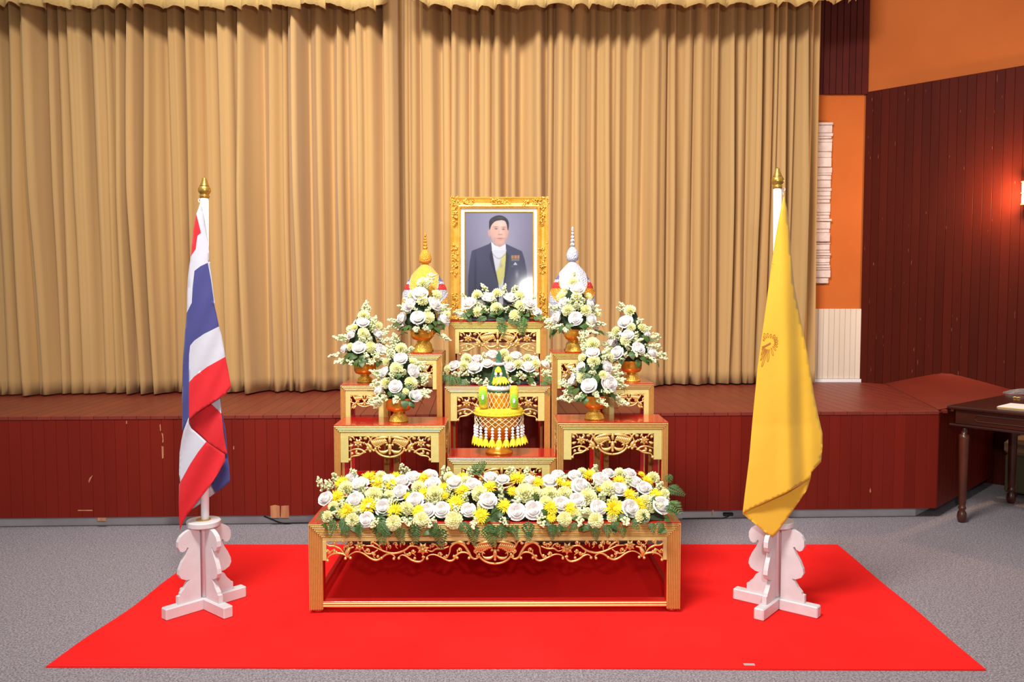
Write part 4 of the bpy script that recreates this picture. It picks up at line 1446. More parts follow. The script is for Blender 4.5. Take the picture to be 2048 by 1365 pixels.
# ================================================================== BUD ORNAMENTS (phum)
def bud_ornament(label, cpx, tip_py, bulb0, bulb1, Yc, base_z, halfpx, silver):
    ppm = F_PX / Yc
    cx = at(cpx, 600, Yc).x
    zz = lambda py: at(cpx, py, Yc).z - base_z
    t = thing('bud_ornament', label, 'ornament', (cx, Yc, base_z), 0, 'beaded bud ornaments')
    main = 'phum_white' if silver else 'phum_yellow'
    trim = 'phum_orange' if silver else 'phum_white'
    z1 = zz(bulb1)                       # top of the body
    zp = zz(672)                         # pedestal top
    k = 1.0 / ppm
    # pedestal
    b = MB(); b.lathe([(16 * k, 0), (16 * k, .008), (13.5 * k, .014), (12 * k, zp * .45), (8 * k, zp * .6), (8.5 * k, zp * .7), (13 * k, zp * .85), (17 * k, zp), (12 * k, zp + .006)], 26)
    b.build('pedestal', 'silver_foot' if silver else 'gold_bowl_foot', t, smooth=True)
    # body: surface of revolution with four shield-shaped petals and striped bands between them
    H = z1 - zp
    prof = [(0.0, .34), (.06, .55), (.14, .78), (.25, .95), (.36, 1.0), (.46, .985), (.56, .95), (.66, .88), (.76, .73), (.86, .50), (.94, .27), (.985, .12), (1.0, .10)]
    us = [p[0] for p in prof]; rsx = [p[1] for p in prof]
    N, M = 144, 84
    V = []; Fc = []
    def cls(phi, s):
        # phi measured from the middle of the front or back petal, within +-pi/2
        a = abs(phi)
        w = float(np.interp(s, [.44, .50, .60, .70, .776, .80, .84, .86], [0, .22, .52, .76, .92, 1.08, 1.45, 1.7]))
        if s > .44 and a < w: return 0
        if s > .41 and a < w + .07 and s < .86: return 1
        lo = float(np.interp(a, [.0, .5, 1.57], [.36, .42, .60]))
        if s < lo: return 0
        if s < lo + .012: return 1
        if s > .755: return 3
        if s > .71: return 5
        if s > .63: return 2
        return 4 if silver else 5
    cl = []
    for i in range(M + 1):
        s = i / M
        r0 = float(np.interp(s, us, rsx)) * halfpx * k
        for j in range(N):
            a = 2 * PI * j / N
            phi = ((a + PI / 2 + PI / 2) % PI) - PI / 2
            c = cls(phi, s)
            bump = {0: .0035 if s > .44 else .0, 1: .0045, 2: .001, 3: .0, 4: .001, 5: .001}[c]
            r = r0 + bump
            V.append((r * math.cos(a), r * math.sin(a), zp + .004 + s * H))
    mats = [main, trim, 'phum_red', 'phum_blue', 'phum_orange', 'phum_white']
    b = MB()
    b.v = V
    for i in range(M):
        for j in range(N):
            j2 = (j + 1) % N
            b.f.append((i * N + j, i * N + j2, (i + 1) * N + j2, (i + 1) * N + j))
            a = 2 * PI * (j + .5) / N
            phi = ((a + PI / 2 + PI / 2) % PI) - PI / 2
            b.m.append(cls(phi, (i + .5) / M))
    b.build('body', mats, t, smooth=True)
    # bulb
    z0 = zz(bulb1) + .002; zt = zz(bulb0); hb = zt - z0; rb = 12.5 * k
    b = MB(); b.lathe([(rb * .45, z0), (rb * .9, z0 + hb * .1), (rb, z0 + hb * .28), (rb * .95, z0 + hb * .5), (rb * .75, z0 + hb * .75), (rb * .42, z0 + hb * .94), (rb * .2, z0 + hb)], 24)
    b.build('bulb', 'phum_white' if silver else 'phum_orange', t, smooth=True)
    # spire of stacked beads
    ztip = zz(tip_py); hs = ztip - zt
    zc = zt
    for i, (f, w) in enumerate(((.2, 5.2), (.19, 4.6), (.17, 3.9), (.16, 3.2), (.28, 2.6))):
        h = hs * f; r = w * k
        b = MB(); b.lathe([(r * .55, zc), (r * .9, zc + h * .3), (r, zc + h * .55), (r * .6, zc + h * .8), (r * (.45 if i < 4 else .08), zc + h)], 14)
        b.build('bead', 'phum_white' if silver else 'phum_orange', t, smooth=True)
        zc += h
    return t
bud_ornament('yellow beaded bud ornament with striped bands left of the portrait', 851, 466, 499, 529, 4.72, TLt[1], 47, False)
bud_ornament('silver white beaded bud ornament with striped bands right of the portrait', 1144.5, 453, 494, 524, 4.72, TRt[1], 46, True)

# ================================================================== GARLANDED GOLD TRAY with green cone
YC = 4.375
G0 = (930, 690); GS = 5.9357
gk = 1 / GS / (F_PX / YC)            # metres per zoomed pixel
gx = at(930 + 405 / GS, 880, YC).x
gz = lambda y: at(998, 690 + y / GS, YC).z - T1t[1]
gzf = lambda y: at(998, 690 + y / GS, YC - 0.125).z - T1t[1]
gzu = lambda y: at(998, 690 + y / GS, YC - 0.055).z - T1t[1]
tray = thing('garlanded_tray', 'gold pedestal tray with netted garlands, yellow tassels and green leaf cone', 'offering', (gx, YC, T1t[1]))
zf = gz(1140)
b = MB(); b.lathe([(165 * gk, 0), (165 * gk, .006), (150 * gk, .014), (120 * gk, zf * .35), (95 * gk, zf * .7), (88 * gk, zf * .95), (100 * gk, zf), (100 * gk, zf * 1.04), (88 * gk, zf * 1.08)], 32)
b.build('foot', 'gold_bowl', tray, smooth=True)
zr = gzf(862)
b = MB(); b.lathe([(88 * gk, zf * 1.08), (140 * gk, zf + (zr - zf) * .18), (190 * gk, zf + (zr - zf) * .45), (225 * gk, zf + (zr - zf) * .75), (250 * gk, zr), (200 * gk, zr)], 36)
b.build('lower_bowl', 'gold_bowl', tray, smooth=True)
# yellow flower ring
zt = zr + .034
prof = []
for i in range(13):
    a = -PI / 2 + PI * i / 12
    prof.append((262 * gk + 28 * gk * math.cos(a), (zr + zt) / 2 - .002 + (zt - zr) / 2 * math.sin(a)))
prof = [(150 * gk, zr - .002)] + prof + [(120 * gk, zt - .001)]
b = MB(); b.lathe(prof, 48); ring = b.build('yellow_flower_ring', 'garland_yellow', tray, smooth=True)
b = MB(); b.tube([(292 * gk * math.cos(2 * PI * k / 60), 292 * gk * math.sin(2 * PI * k / 60), zr + (zt - zr) * .15) for k in range(60)], .0055, 6, closed=True)
b.build('petal_edge', 'garland_yellow', ring, smooth=True)
# net of cords below the ring and tassels
NT = 22
b = MB()
rows = [(zr + .001, 285), (gzf(890), 290), (gzf(920), 292), (gzf(950), 290), (gzf(985), 288)]
for q in range(len(rows) - 1):
    for k in range(NT):
        a0 = 2 * PI * (k + .5 * (q % 2)) / NT
        for s in (-1, 1):
            a1 = a0 + s * PI / NT
            p0 = (rows[q][1] * gk * math.cos(a0), rows[q][1] * gk * math.sin(a0), rows[q][0])
            p1 = (rows[q + 1][1] * gk * math.cos(a1), rows[q + 1][1] * gk * math.sin(a1), rows[q + 1][0])
            b.tube([p0, p1], .0013, 4)
            if s == 1: b.ball(p1, .0026, 5, 3)
b.build('cord_net', 'net_cream', tray)
b = MB()
h1 = gzf(985) - gzf(1122)
pr = []
for i in range(4):
    z = -h1 * i / 4
    pr += [(6 * gk, z), (21 * gk, z - h1 * .2), (12 * gk, z - h1 * .235)]
b.lathe([(p[0], p[1]) for p in pr], 8)
tas_me = b.mesh('white_tassel', 'tassel_white')
b = MB()
h2 = gzf(1118) - gzf(1222)
b.cur = 1; b.lathe([(6 * gk, 0), (14 * gk, -h2 * .08), (20 * gk, -h2 * .18), (23 * gk, -h2 * .26)], 8, cap=False)
b.cur = 0
n = 8
for k in range(n):
    a0 = 2 * PI * k / n; a1 = 2 * PI * (k + 1) / n
    ring_ = lambda rr, z, a: (rr * gk * math.cos(a), rr * gk * math.sin(a), z)
    b.add([ring_(23, -h2 * .25, a0), ring_(23, -h2 * .25, a1), ring_(34, -h2 * .72, a1), ring_(34, -h2 * .72, a0), ring_(40, -h2 * 1.0, (a0 + a1) / 2)],
          [(0, 1, 2, 3), (3, 2, 4)])
bud_me = b.mesh('yellow_bud', ['bud_yellow', 'bud_green'], smooth=True)
for k in range(NT):
    a = 2 * PI * (k + .25) / NT + .1
    r1 = 288 * gk
    o = inst('white_tassel', tas_me, tray, (r1 * math.cos(a), r1 * math.sin(a), gzf(985)), rot=(0, .0, a))
    inst('yellow_bud', bud_me, tray, (r1 * 1.02 * math.cos(a), r1 * 1.02 * math.sin(a), gzf(1118)), rot=(0.10 * math.sin(a), -.10 * math.cos(a), a), scale=(1.25, 1.25, 1))
# upper bowl with net
zu0 = zt - .002; zu1 = gzu(566)
b = MB(); b.lathe([(118 * gk, zu0), (122 * gk, zu0 + (zu1 - zu0) * .3), (130 * gk, zu0 + (zu1 - zu0) * .33), (131 * gk, zu0 + (zu1 - zu0) * .62), (136 * gk, zu0 + (zu1 - zu0) * .66), (138 * gk, zu1), (100 * gk, zu1)], 32)
b.build('upper_bowl', 'gold_bowl', tray, smooth=True)
b = MB()
N2 = 14
for q in range(4):
    za = zu1 - (zu1 - zu0) * q / 4; zb_ = zu1 - (zu1 - zu0) * (q + 1) / 4
    for k in range(N2):
        a0 = 2 * PI * (k + .5 * (q % 2)) / N2
        for s in (-1, 1):
            a1 = a0 + s * PI / N2
            p0 = (142 * gk * math.cos(a0), 142 * gk * math.sin(a0), za); p1 = (140 * gk * math.cos(a1), 140 * gk * math.sin(a1), zb_)
            b.tube([p0, p1], .0013, 4)
            if s == 1: b.ball(p1, .0026, 5, 3)
b.build('cord_net', 'net_cream', tray)
# rings and cone
b = MB(); b.lathe([(140 * gk, gzu(572)), (148 * gk, gzu(560)), (140 * gk, gzu(548))], 30); b.build('leaf_ring', 'cone_green', tray, smooth=True)
b = MB()
zc0, zc1 = gzu(550), gzu(492)
b.lathe([(125 * gk, zc0), (146 * gk, zc0 + .002), (150 * gk, (zc0 + zc1) / 2), (140 * gk, zc1), (110 * gk, zc1)], 36)
o = b.build('white_flower_ring', 'garland_white', tray, smooth=True)
b = MB(); b.lathe([(136 * gk, gzu(496)), (125 * gk, gz(470)), (92 * gk, gz(350)), (58 * gk, gz(240)), (40 * gk, gz(205))], 30)
b.build('leaf_cone', 'cone_green', tray, smooth=True)
b = MB(); b.lathe([(40 * gk, gz(206)), (41 * gk, gz(180)), (30 * gk, gz(130)), (12 * gk, gz(95)), (1 * gk, gz(64))], 24)
tip = b.build('leaf_tip', 'cone_green', tray, smooth=True)
b = MB(); b.add([(-40 * gk, -.028, gz(205)), (34 * gk, -.03, gz(205)), (36 * gk, -.027, gz(160)), (-4 * gk, -.02, gz(70)), (-36 * gk, -.022, gz(160))], [(0, 1, 2, 3, 4)])
b.build('folded_leaf', 'cone_green', tip)
b = MB(); b.tube([(64 * gk * math.cos(2 * PI * k / 30), 64 * gk * math.sin(2 * PI * k / 30), gz(225)) for k in range(30)], 18 * gk, 8, closed=True)
b.build('white_flower_ring', 'garland_white', tray, smooth=True)
# hanging tassel on the front of the cone
th = bpy.data.objects.new('cone_tassel', None); link(th, tray); th.location = (-8 * gk, -80 * gk, 0)
b = MB(); b.lathe([(8 * gk, gz(252)), (30 * gk, gz(275)), (46 * gk, gz(305)), (40 * gk, gz(322))], 10); b.build('yellow_bud', 'bud_yellow', th, smooth=True)
for dx in (-28, 32):
    b = MB(); b.lathe([(14 * gk, 0), (20 * gk, -30 * gk), (12 * gk, -34 * gk), (22 * gk, -58 * gk)], 8); o = b.build('white_tassel', 'tassel_white', th, smooth=True)
    o.location = (dx * gk, -24 * gk, gz(318))
for i in range(6):
    a = -PI + PI * (i + .5) / 6
    o = inst('yellow_bud', bud_me, th, (8 * gk + 55 * gk * math.cos(a), 10 * gk + 55 * gk * math.sin(a) * .8, gz(372)), rot=(.35 * math.sin(a), -.35 * math.cos(a), a), scale=(1.25, 1.25, 1.0))
# two garland rolls resting on the ring
def roll(x, ytop, ybot, yros, label):
    o = bpy.data.objects.new('garland_roll', None); link(o, tray); o['label'] = label
    o.location = ((x - 405) * gk, -150 * gk, 0)
    z0 = gzu(ybot); z1 = gzu(ytop); h = z1 - z0
    bb = MB(); bb.lathe([(30 * gk, z0), (50 * gk, z0 + h * .08), (52 * gk, z0 + h * .5), (50 * gk, z0 + h * .9), (32 * gk, z1)], 18)
    bb.build('yellow_roll', 'garland_yellow', o, smooth=True)
    bb = MB()
    for ring_, (n, R, m_) in enumerate(((18, 70, 0), (15, 56, 0), (11, 38, 0), (9, 24, 1))):
        bb.cur = m_
        for k in range(n):
            a = 2 * PI * k / n + ring_
            d = Vector((math.cos(a) * .8, 0, math.sin(a) * 1.45)); s = Vector((-math.sin(a) * .8, 0, math.cos(a)))
            c0 = Vector((0, -52 * gk - .003 * ring_, gzu(yros)))
            bb.add([c0, c0 + d * R * gk * .6 + s * 11 * gk - Vector((0, .005, 0)), c0 + d * R * gk, c0 + d * R * gk * .6 - s * 11 * gk - Vector((0, .005, 0))], [(0, 1, 2, 3)])
    bb.build('green_rosette', ['rosette_green', 'garland_white'], o)
roll(218, 490, 752, 615, 'yellow garland roll with green rosette')
roll(583, 484, 752, 655, 'yellow garland roll with green rosette low on its side')

# ================================================================== FRAMED PORTRAIT
FY = 4.955
ppm = F_PX / FY
fl_ = at(900, 640, FY); fr_ = at(1096, 640, FY)
fw = fr_.x - fl_.x
lean = math.radians(3.0)
f_h = (at(998, 395.5, FY + .04).z - T3t[1]) / math.cos(lean)
frame = thing('portrait_frame', 'ornate gold frame with a portrait of a man in a dark tailcoat', 'picture frame', ((fl_.x + fr_.x) / 2, FY, T3t[1] + .002))
frame.rotation_euler = (-lean, 0, 0)
k = 1 / ppm
def rect_frame(b, o0, o1, y0, y1):
    # moulding strip between insets o0 and o1 (metres), heights y0 / y1 (towards the viewer = -y)
    A = [(-fw / 2 + o0, y0, o0), (fw / 2 - o0, y0, o0), (fw / 2 - o0, y0, f_h - o0), (-fw / 2 + o0, y0, f_h - o0)]
    B = [(-fw / 2 + o1, y1, o1), (fw / 2 - o1, y1, o1), (fw / 2 - o1, y1, f_h - o1), (-fw / 2 + o1, y1, f_h - o1)]
    for i in range(4):
        j = (i + 1) % 4
        b.add([A[i], A[j], B[j], B[i]], [(0, 1, 2, 3)])
b = MB()
steps = [(0, .03), (0, -.012), (2.5, -.022), (5, -.018), (8, -.010), (12, -.006), (15, -.010), (17, -.020), (19, -.022), (21, -.014), (22.5, -.004), (22.5, .004)]
for i in range(len(steps) - 1):
    rect_frame(b, steps[i][0] * k, steps[i + 1][0] * k, steps[i][1], steps[i + 1][1])
b.build('frame_moulding', 'gold_frame', frame)
b = MB(); b.box(-fw / 2 + 1 * k, fw / 2 - 1 * k, .012, .03, 1 * k, f_h - 1 * k); b.build('back_board', 'tray_black', frame)
b = MB(); 
for i in range(1):
    rect_frame(b, 22.4 * k, 28.5 * k, -.001, .003)
b.build('white_liner', 'frame_mat_white', frame)
b = MB(); rect_frame(b, 28.3 * k, 29.5 * k, .001, -.001); rect_frame(b, 29.5 * k, 31 * k, -.001, .006)
b.build('inner_fillet', 'gold_frame', frame)
# beading along the inner gold edge
b = MB()
zz = 20 * k
while zz < f_h - 20 * k:
    for s in (-1, 1): b.ball((s * (fw / 2 - 21 * k), -.018, zz), .0028, 5, 3)
    zz += .0075
xx = -fw / 2 + 21 * k
while xx < fw / 2 - 20 * k:
    for z_ in (21 * k, f_h - 21 * k): b.ball((xx, -.018, z_), .0028, 5, 3)
    xx += .0075
o = b.build('beading', 'gold_frame', frame, smooth=True)
# carved ornaments
ro = random.Random(12)
def ornament(w, h):
    b = MB()
    n = int(26 * (w * h) / (.07 * .07)) + 12
    for i in range(n):
        x = ro.uniform(-w, w) * .9; z = ro.uniform(-h, h) * .9
        r = ro.uniform(.006, .013)
        P = [(x + q[0] - x, -.016 + .003 * math.sin(i), q[1]) for q in spiral(x, z, r, ro.uniform(.7, 1.2), ro.uniform(0, 6), ro.choice([-1, 1]), 9)]
        b.tube(P, [.0030 * (1 - .4 * j / 10) for j in range(len(P))], 5)
    for i in range(n // 2):
        x = ro.uniform(-w, w); z = ro.uniform(-h, h); a = ro.uniform(0, 6.28); L = ro.uniform(.012, .022)
        P = smooth_curve([(x, -.014, z), (x + L * .5 * math.cos(a), -.022, z + L * .5 * math.sin(a)), (x + L * math.cos(a + .5), -.014, z + L * math.sin(a + .5))], 3)
        m = len(P)
        b.tube(P, [.0045 * math.sin(PI * (.1 + .85 * j / (m - 1))) for j in range(m)], 5)
    return b
cw2 = 9 * k
for (x, z) in ((-1, 0), (1, 0), (-1, 1), (1, 1)):
    X = x * (fw / 2 - 10 * k); Zc = 10 * k if z == 0 else f_h - 10 * k
    b = ornament(cw2, cw2)
    b2 = ornament(cw2 * .6, 20 * k); b3 = ornament(16 * k, cw2 * .6)
    o = b.build('corner_ornament', 'gold_frame', frame, smooth=True); o.location = (X, 0, Zc)
    s = 1 if z == 0 else -1
    o2 = b2.build('scroll', 'gold_frame', o, smooth=True); o2.location = (-x * 0 * k, 0, s * 26 * k)
    o3 = b3.build('scroll', 'gold_frame', o, smooth=True); o3.location = (-x * 24 * k, 0, 0)
for s in (-1, 1):
    b = ornament(cw2 * .85, 32 * k); o = b.build('side_ornament', 'gold_frame', frame, smooth=True); o.location = (s * (fw / 2 - 11 * k), 0, f_h * .5)
    b = ornament(22 * k, cw2 * .6); o = b.build('side_ornament', 'gold_frame', frame, smooth=True); o.location = (0, 0, f_h - 9 * k if s > 0 else 9 * k)

# the printed photograph, painted as a fine colour mesh
def paint_portrait(nx, nz):
    xs = np.linspace(105, 945, nx); ys = np.linspace(85, 85 + 840 * nz / nx, nz)
    X, Y = np.meshgrid(xs, ys)
    img = np.zeros((nz, nx, 3))
    d = np.hypot((X - 560) / 560, (Y - 620) / 900)
    c0 = np.array([182, 177, 196.]); c1 = np.array([122, 118, 146.])  # backdrop paled, reflection haze of the glass is mixed into its colours
    img[:] = c0 + (c1 - c0) * np.clip(d * 1.0, 0, 1)[..., None]
    sx = (xs[1] - xs[0]) * .5
    def cover(poly):
        P = np.array(poly, float)
        acc = np.zeros(X.shape)
        for (ox, oy) in ((-.5, -.5), (.5, -.5), (-.5, .5), (.5, .5), (0, 0)):
            xx = X + ox * sx; yy = Y + oy * sx
            ins = np.zeros(X.shape, bool)
            j = len(P) - 1
            for i in range(len(P)):
                xi, yi = P[i]; xj, yj = P[j]
                if yi != yj:
                    cond = ((yi > yy) != (yj > yy)) & (xx < (xj - xi) * (yy - yi) / (yj - yi) + xi)
                    ins ^= cond
                j = i
            acc += ins
        return acc / 5
    def sm(pts): return [(p.x, p.y) for p in smooth_curve([(a, b_, 0) for (a, b_) in pts + [pts[0]]], 5)]
    def blend(mask, col):
        nonlocal img
        img = img * (1 - mask[..., None]) + np.array(col, float) * mask[..., None]
    def blob(cx, cy, rx, ry, col, a, p=2.0):
        m = np.exp(-(((X - cx) / rx) ** 2 + ((Y - cy) / ry) ** 2) ** (p / 2)) * a
        blend(m, col)
    jl = [(425, 450), (440, 560), (480, 790), (520, 960), (530, 1400), (140, 1400), (140, 900), (160, 700), (185, 560), (300, 515), (400, 475)]
    jr = [(605, 470), (680, 505), (810, 565), (840, 650), (870, 800), (885, 1400), (575, 1400), (580, 960), (605, 700), (612, 560)]
    shirt = [(435, 545), (612, 545), (605, 700), (580, 960), (575, 1400), (530, 1400), (520, 960), (480, 790)]
    navy = (76, 77, 108)  # jacket navy lightened in colour to imitate reflection haze on the glass
    mj = np.clip(cover(jl) + cover(jr), 0, 1)
    blend(mj, navy)
    keep = img.copy()
    for (cx, cy, rx, ry) in ((300, 700, 90, 260), (700, 640, 80, 200)): blob(cx, cy, rx, ry, (92, 94, 124), .35)
    blob(230, 900, 16, 300, (46, 46, 72), .6); blob(835, 900, 14, 260, (60, 62, 92), .5)
    img = keep * (1 - mj[..., None]) + img * mj[..., None]
    blend(cover([(440, 560), (480, 790), (520, 960), (505, 960), (452, 800), (405, 640), (420, 560)]), (52, 52, 80))
    blend(cover([(612, 560), (605, 700), (580, 960), (600, 960), (640, 760), (650, 620)]), (56, 60, 88))
    blend(cover(shirt), (226, 226, 236))
    blend(cover([(612, 568), (606, 700), (592, 880), (560, 955), (530, 1000), (514, 955), (490, 825), (530, 740), (560, 640)]), (226, 220, 140))
    # head
    blend(cover(sm([(384, 320), (396, 300), (412, 320), (416, 372), (406, 385), (392, 362)])), (206, 166, 156))
    blend(cover(sm([(640, 312), (652, 305), (652, 335), (640, 372), (630, 380)])), (196, 156, 148))
    face = sm([(412, 280), (424, 235), (470, 198), (535, 178), (595, 185), (620, 228), (638, 290), (634, 365), (612, 432), (575, 488), (538, 510), (498, 492), (448, 442), (420, 372)])
    mf = cover(face); blend(mf, (222, 184, 172))
    keep = img.copy()
    blob(440, 400, 60, 120, (196, 152, 142), .55); blob(625, 400, 40, 120, (192, 150, 142), .6); blob(540, 235, 70, 45, (236, 206, 196), .6)
    blob(480, 370, 40, 40, (230, 192, 180), .5); blob(590, 375, 30, 35, (228, 190, 180), .5); blob(540, 500, 70, 28, (190, 146, 138), .55)
    blob(546, 320, 12, 40, (234, 202, 190), .6); blob(522, 330, 10, 40, (200, 158, 148), .4)
    blob(540, 357, 26, 7, (168, 118, 110), .7); blob(526, 356, 5, 4, (120, 78, 74), .6); blob(558, 356, 5, 4, (120, 78, 74), .6)
    blob(488, 284, 26, 8, (150, 112, 108), .7); blob(580, 290, 24, 8, (150, 112, 108), .7)
    blob(490, 286, 12, 6, (52, 42, 48), .9); blob(580, 291, 11, 6, (52, 42, 48), .9)
    blob(486, 262, 34, 6, (104, 78, 78), .65); blob(584, 266, 30, 6, (104, 78, 78), .65)
    blob(540, 405, 42, 5, (150, 84, 84), .85); blob(540, 415, 30, 7, (204, 138, 130), .7); blob(540, 432, 30, 6, (194, 150, 140), .5)
    blob(470, 430, 8, 30, (190, 146, 138), .4); blob(605, 430, 8, 26, (186, 142, 136), .4)
    img = keep * (1 - mf[..., None]) + img * mf[..., None]
    hair = sm([(404, 290), (400, 225), (412, 172), (458, 136), (520, 119), (582, 130), (626, 165), (647, 215), (642, 295), (632, 298), (622, 240), (604, 196), (570, 180), (520, 182), (478, 194), (446, 222), (424, 256), (414, 292)])
    blend(cover(hair), (48, 46, 60))
    keep = img.copy(); mh = cover(hair)
    blob(540, 150, 60, 12, (96, 98, 116), .6); blob(450, 180, 20, 20, (80, 82, 100), .5)
    img = keep * (1 - mh[..., None]) + img * mh[..., None]
    blend(cover([(428, 443), (470, 490), (535, 514), (590, 484), (606, 466), (614, 565), (600, 575), (440, 572)]), (234, 234, 242))
    blend(cover(sm([(445, 560), (480, 548), (530, 560), (580, 548), (606, 560), (600, 600), (570, 610), (530, 590), (490, 612), (452, 600)])), (224, 224, 234))
    for i in range(3): blob(530, 530 + 22 * i, 80, 3, (190, 190, 204), .5)
    # chain and pendant
    for i in range(24):
        tt = i / 23; x = 450 + 150 * tt; y = 600 + 55 * math.sin(PI * tt)
        blob(x, y, 5, 5, (150, 150, 160), .8)
    blob(547, 690, 5, 40, (168, 170, 180), .7); blob(550, 745, 20, 26, (176, 178, 190), .8); blob(550, 745, 8, 10, (210, 200, 150), .8)
    # medals
    for i in range(5):
        x0 = 680 + 20 * i
        blend(cover([(x0, 615), (x0 + 18, 615), (x0 + 18, 655), (x0, 655)]), (196, 120, 100) if i % 2 else (206, 160, 120))
        blob(x0 + 9, 672, 8, 12, (206, 184, 150), .9)
    blend(cover([(728, 698), (756, 736), (700, 736)]), (220, 224, 236))
    blob(748, 855, 22, 50, (176, 182, 200), .8); blob(690, 752, 16, 8, (110, 140, 150), .7)
    return img[::-1]
NXP = 150
pw = fw - 2 * 30.5 * k; ph = f_h - 2 * 30.5 * k
NZP = int(NXP * ph / pw)
img = np.clip(paint_portrait(NXP, NZP), 0, 255)
me = bpy.data.meshes.new('portrait_print')
gxs = np.linspace(-pw / 2, pw / 2, NXP); gzs = np.linspace(30.5 * k, f_h - 30.5 * k, NZP)
GX, GZ = np.meshgrid(gxs, gzs)
verts = np.stack([GX.ravel(), np.full(GX.size, .0062), GZ.ravel()], 1)
idx = np.arange(NXP * NZP).reshape(NZP, NXP)
faces = np.stack([idx[:-1, :-1].ravel(), idx[:-1, 1:].ravel(), idx[1:, 1:].ravel(), idx[1:, :-1].ravel()], 1)
me.from_pydata(verts.tolist(), [], faces.tolist())
ca = me.color_attributes.new('print', 'FLOAT_COLOR', 'POINT')
cl_ = img.reshape(-1, 3) / 255.0
cl_ = np.where(cl_ <= .04045, cl_ / 12.92, ((cl_ + .055) / 1.055) ** 2.4)
ca.data.foreach_set('color', np.concatenate([cl_, np.ones((cl_.shape[0], 1))], 1).ravel().astype(np.float32))
m = mat('portrait_print', (128, 128, 128), rough=0.5, spec=0.3)
vc = m.node_tree.nodes.new('ShaderNodeVertexColor'); vc.layer_name = 'print'
m.node_tree.links.new(vc.outputs['Color'], m.node_tree.nodes['Principled BSDF'].inputs['Base Color'])
me.materials.append(m)
po = bpy.data.objects.new('portrait_print', me); link(po, frame)
po['label'] = 'colour portrait print of a man in a dark tailcoat with yellow sash'
# glass pane: thin clear sheet that mirrors a little
g = bpy.data.materials.new('picture_glass'); g.use_nodes = True
nt = g.node_tree; nt.nodes.clear()
out = nt.nodes.new('ShaderNodeOutputMaterial'); mx = nt.nodes.new('ShaderNodeMixShader'); tr = nt.nodes.new('ShaderNodeBsdfTransparent'); gl = nt.nodes.new('ShaderNodeBsdfGlossy')
gl.inputs['Roughness'].default_value = .06
fres = nt.nodes.new('ShaderNodeFresnel'); fres.inputs['IOR'].default_value = 1.5
nt.links.new(fres.outputs[0], mx.inputs[0]); nt.links.new(tr.outputs[0], mx.inputs[1]); nt.links.new(gl.outputs[0], mx.inputs[2]); nt.links.new(mx.outputs[0], out.inputs[0])
MATS['picture_glass'] = g
b = MB(); b.add([(-pw / 2, .003, 30.5 * k), (pw / 2, .003, 30.5 * k), (pw / 2, .003, f_h - 30.5 * k), (-pw / 2, .003, f_h - 30.5 * k)], [(0, 1, 2, 3)])
b.build('glass_pane', 'picture_glass', frame)

# ================================================================== FLAGS
def cloth(name, layers, Yb, scale=9.0):
    """layers: list of (polygons [(material, pts)], depth function (px, py) -> metres towards the viewer)"""
    mats = []
    B = MB()
    for (polys, dep) in layers:
        allp = [p for (_, q) in polys for p in q]
        x0 = min(p[0] for p in allp); x1 = max(p[0] for p in allp); y0 = min(p[1] for p in allp); y1 = max(p[1] for p in allp)
        pts = []; edges = []
        for (_, q) in polys:
            n = len(q); ring_ = []
            for i in range(n):
                a = Vector(q[i]); c = Vector(q[(i + 1) % n])
                m_ = max(1, int((c - a).length / scale))
                for j in range(m_):
                    ring_.append(a.lerp(c, j / m_))
            s = len(pts)
            pts += ring_
            edges += [(s + i, s + (i + 1) % len(ring_)) for i in range(len(ring_))]
        bd = np.array([(p.x, p.y) for p in pts])
        y = y0
        while y < y1:
            x = x0
            while x < x1:
                if any(in_poly(x, y, q) for (_, q) in polys) and np.min((bd[:, 0] - x) ** 2 + (bd[:, 1] - y) ** 2) > (scale * .7) ** 2: pts.append(Vector((x, y)))
                x += scale
            y += scale
        vs, es, fs, _, _, _ = delaunay_2d_cdt([Vector((p[0], p[1])) for p in pts], edges, [], 0, 0.3)
        V = [at(v.x, v.y, Yb - dep(v.x, v.y)) for v in vs]
        base = len(B.v)
        B.v.extend([tuple(p) for p in V])
        for f in fs:
            cx = sum(vs[i].x for i in f) / len(f); cy = sum(vs[i].y for i in f) / len(f)
            for (mm, q) in polys:
                if in_poly(cx, cy, q):
                    if mm not in mats: mats.append(mm)
                    B.f.append(tuple(base + i for i in f)); B.m.append(mats.index(mm))
                    break
    # orient towards the viewer
    nf = []
    for f in B.f:
        a, b_, c = (Vector(B.v[f[0]]), Vector(B.v[f[1]]), Vector(B.v[f[2]]))
        nf.append(f if (b_ - a).cross(c - a).y < 0 else f[::-1])
    B.f = nf
    o = B.build(name, mats, None, smooth=True)
    return o
def za(s0, oy, sc, pts): return [(300 + x / sc, oy + y / sc) for (x, y) in pts]
A7 = lambda pts: [(300 + x / 2.969, 340 + y / 2.969) for (x, y) in pts]
A8 = lambda pts: [(300 + x / 2.842, 780 + y / 2.842) for (x, y) in pts]
YL = 3.95
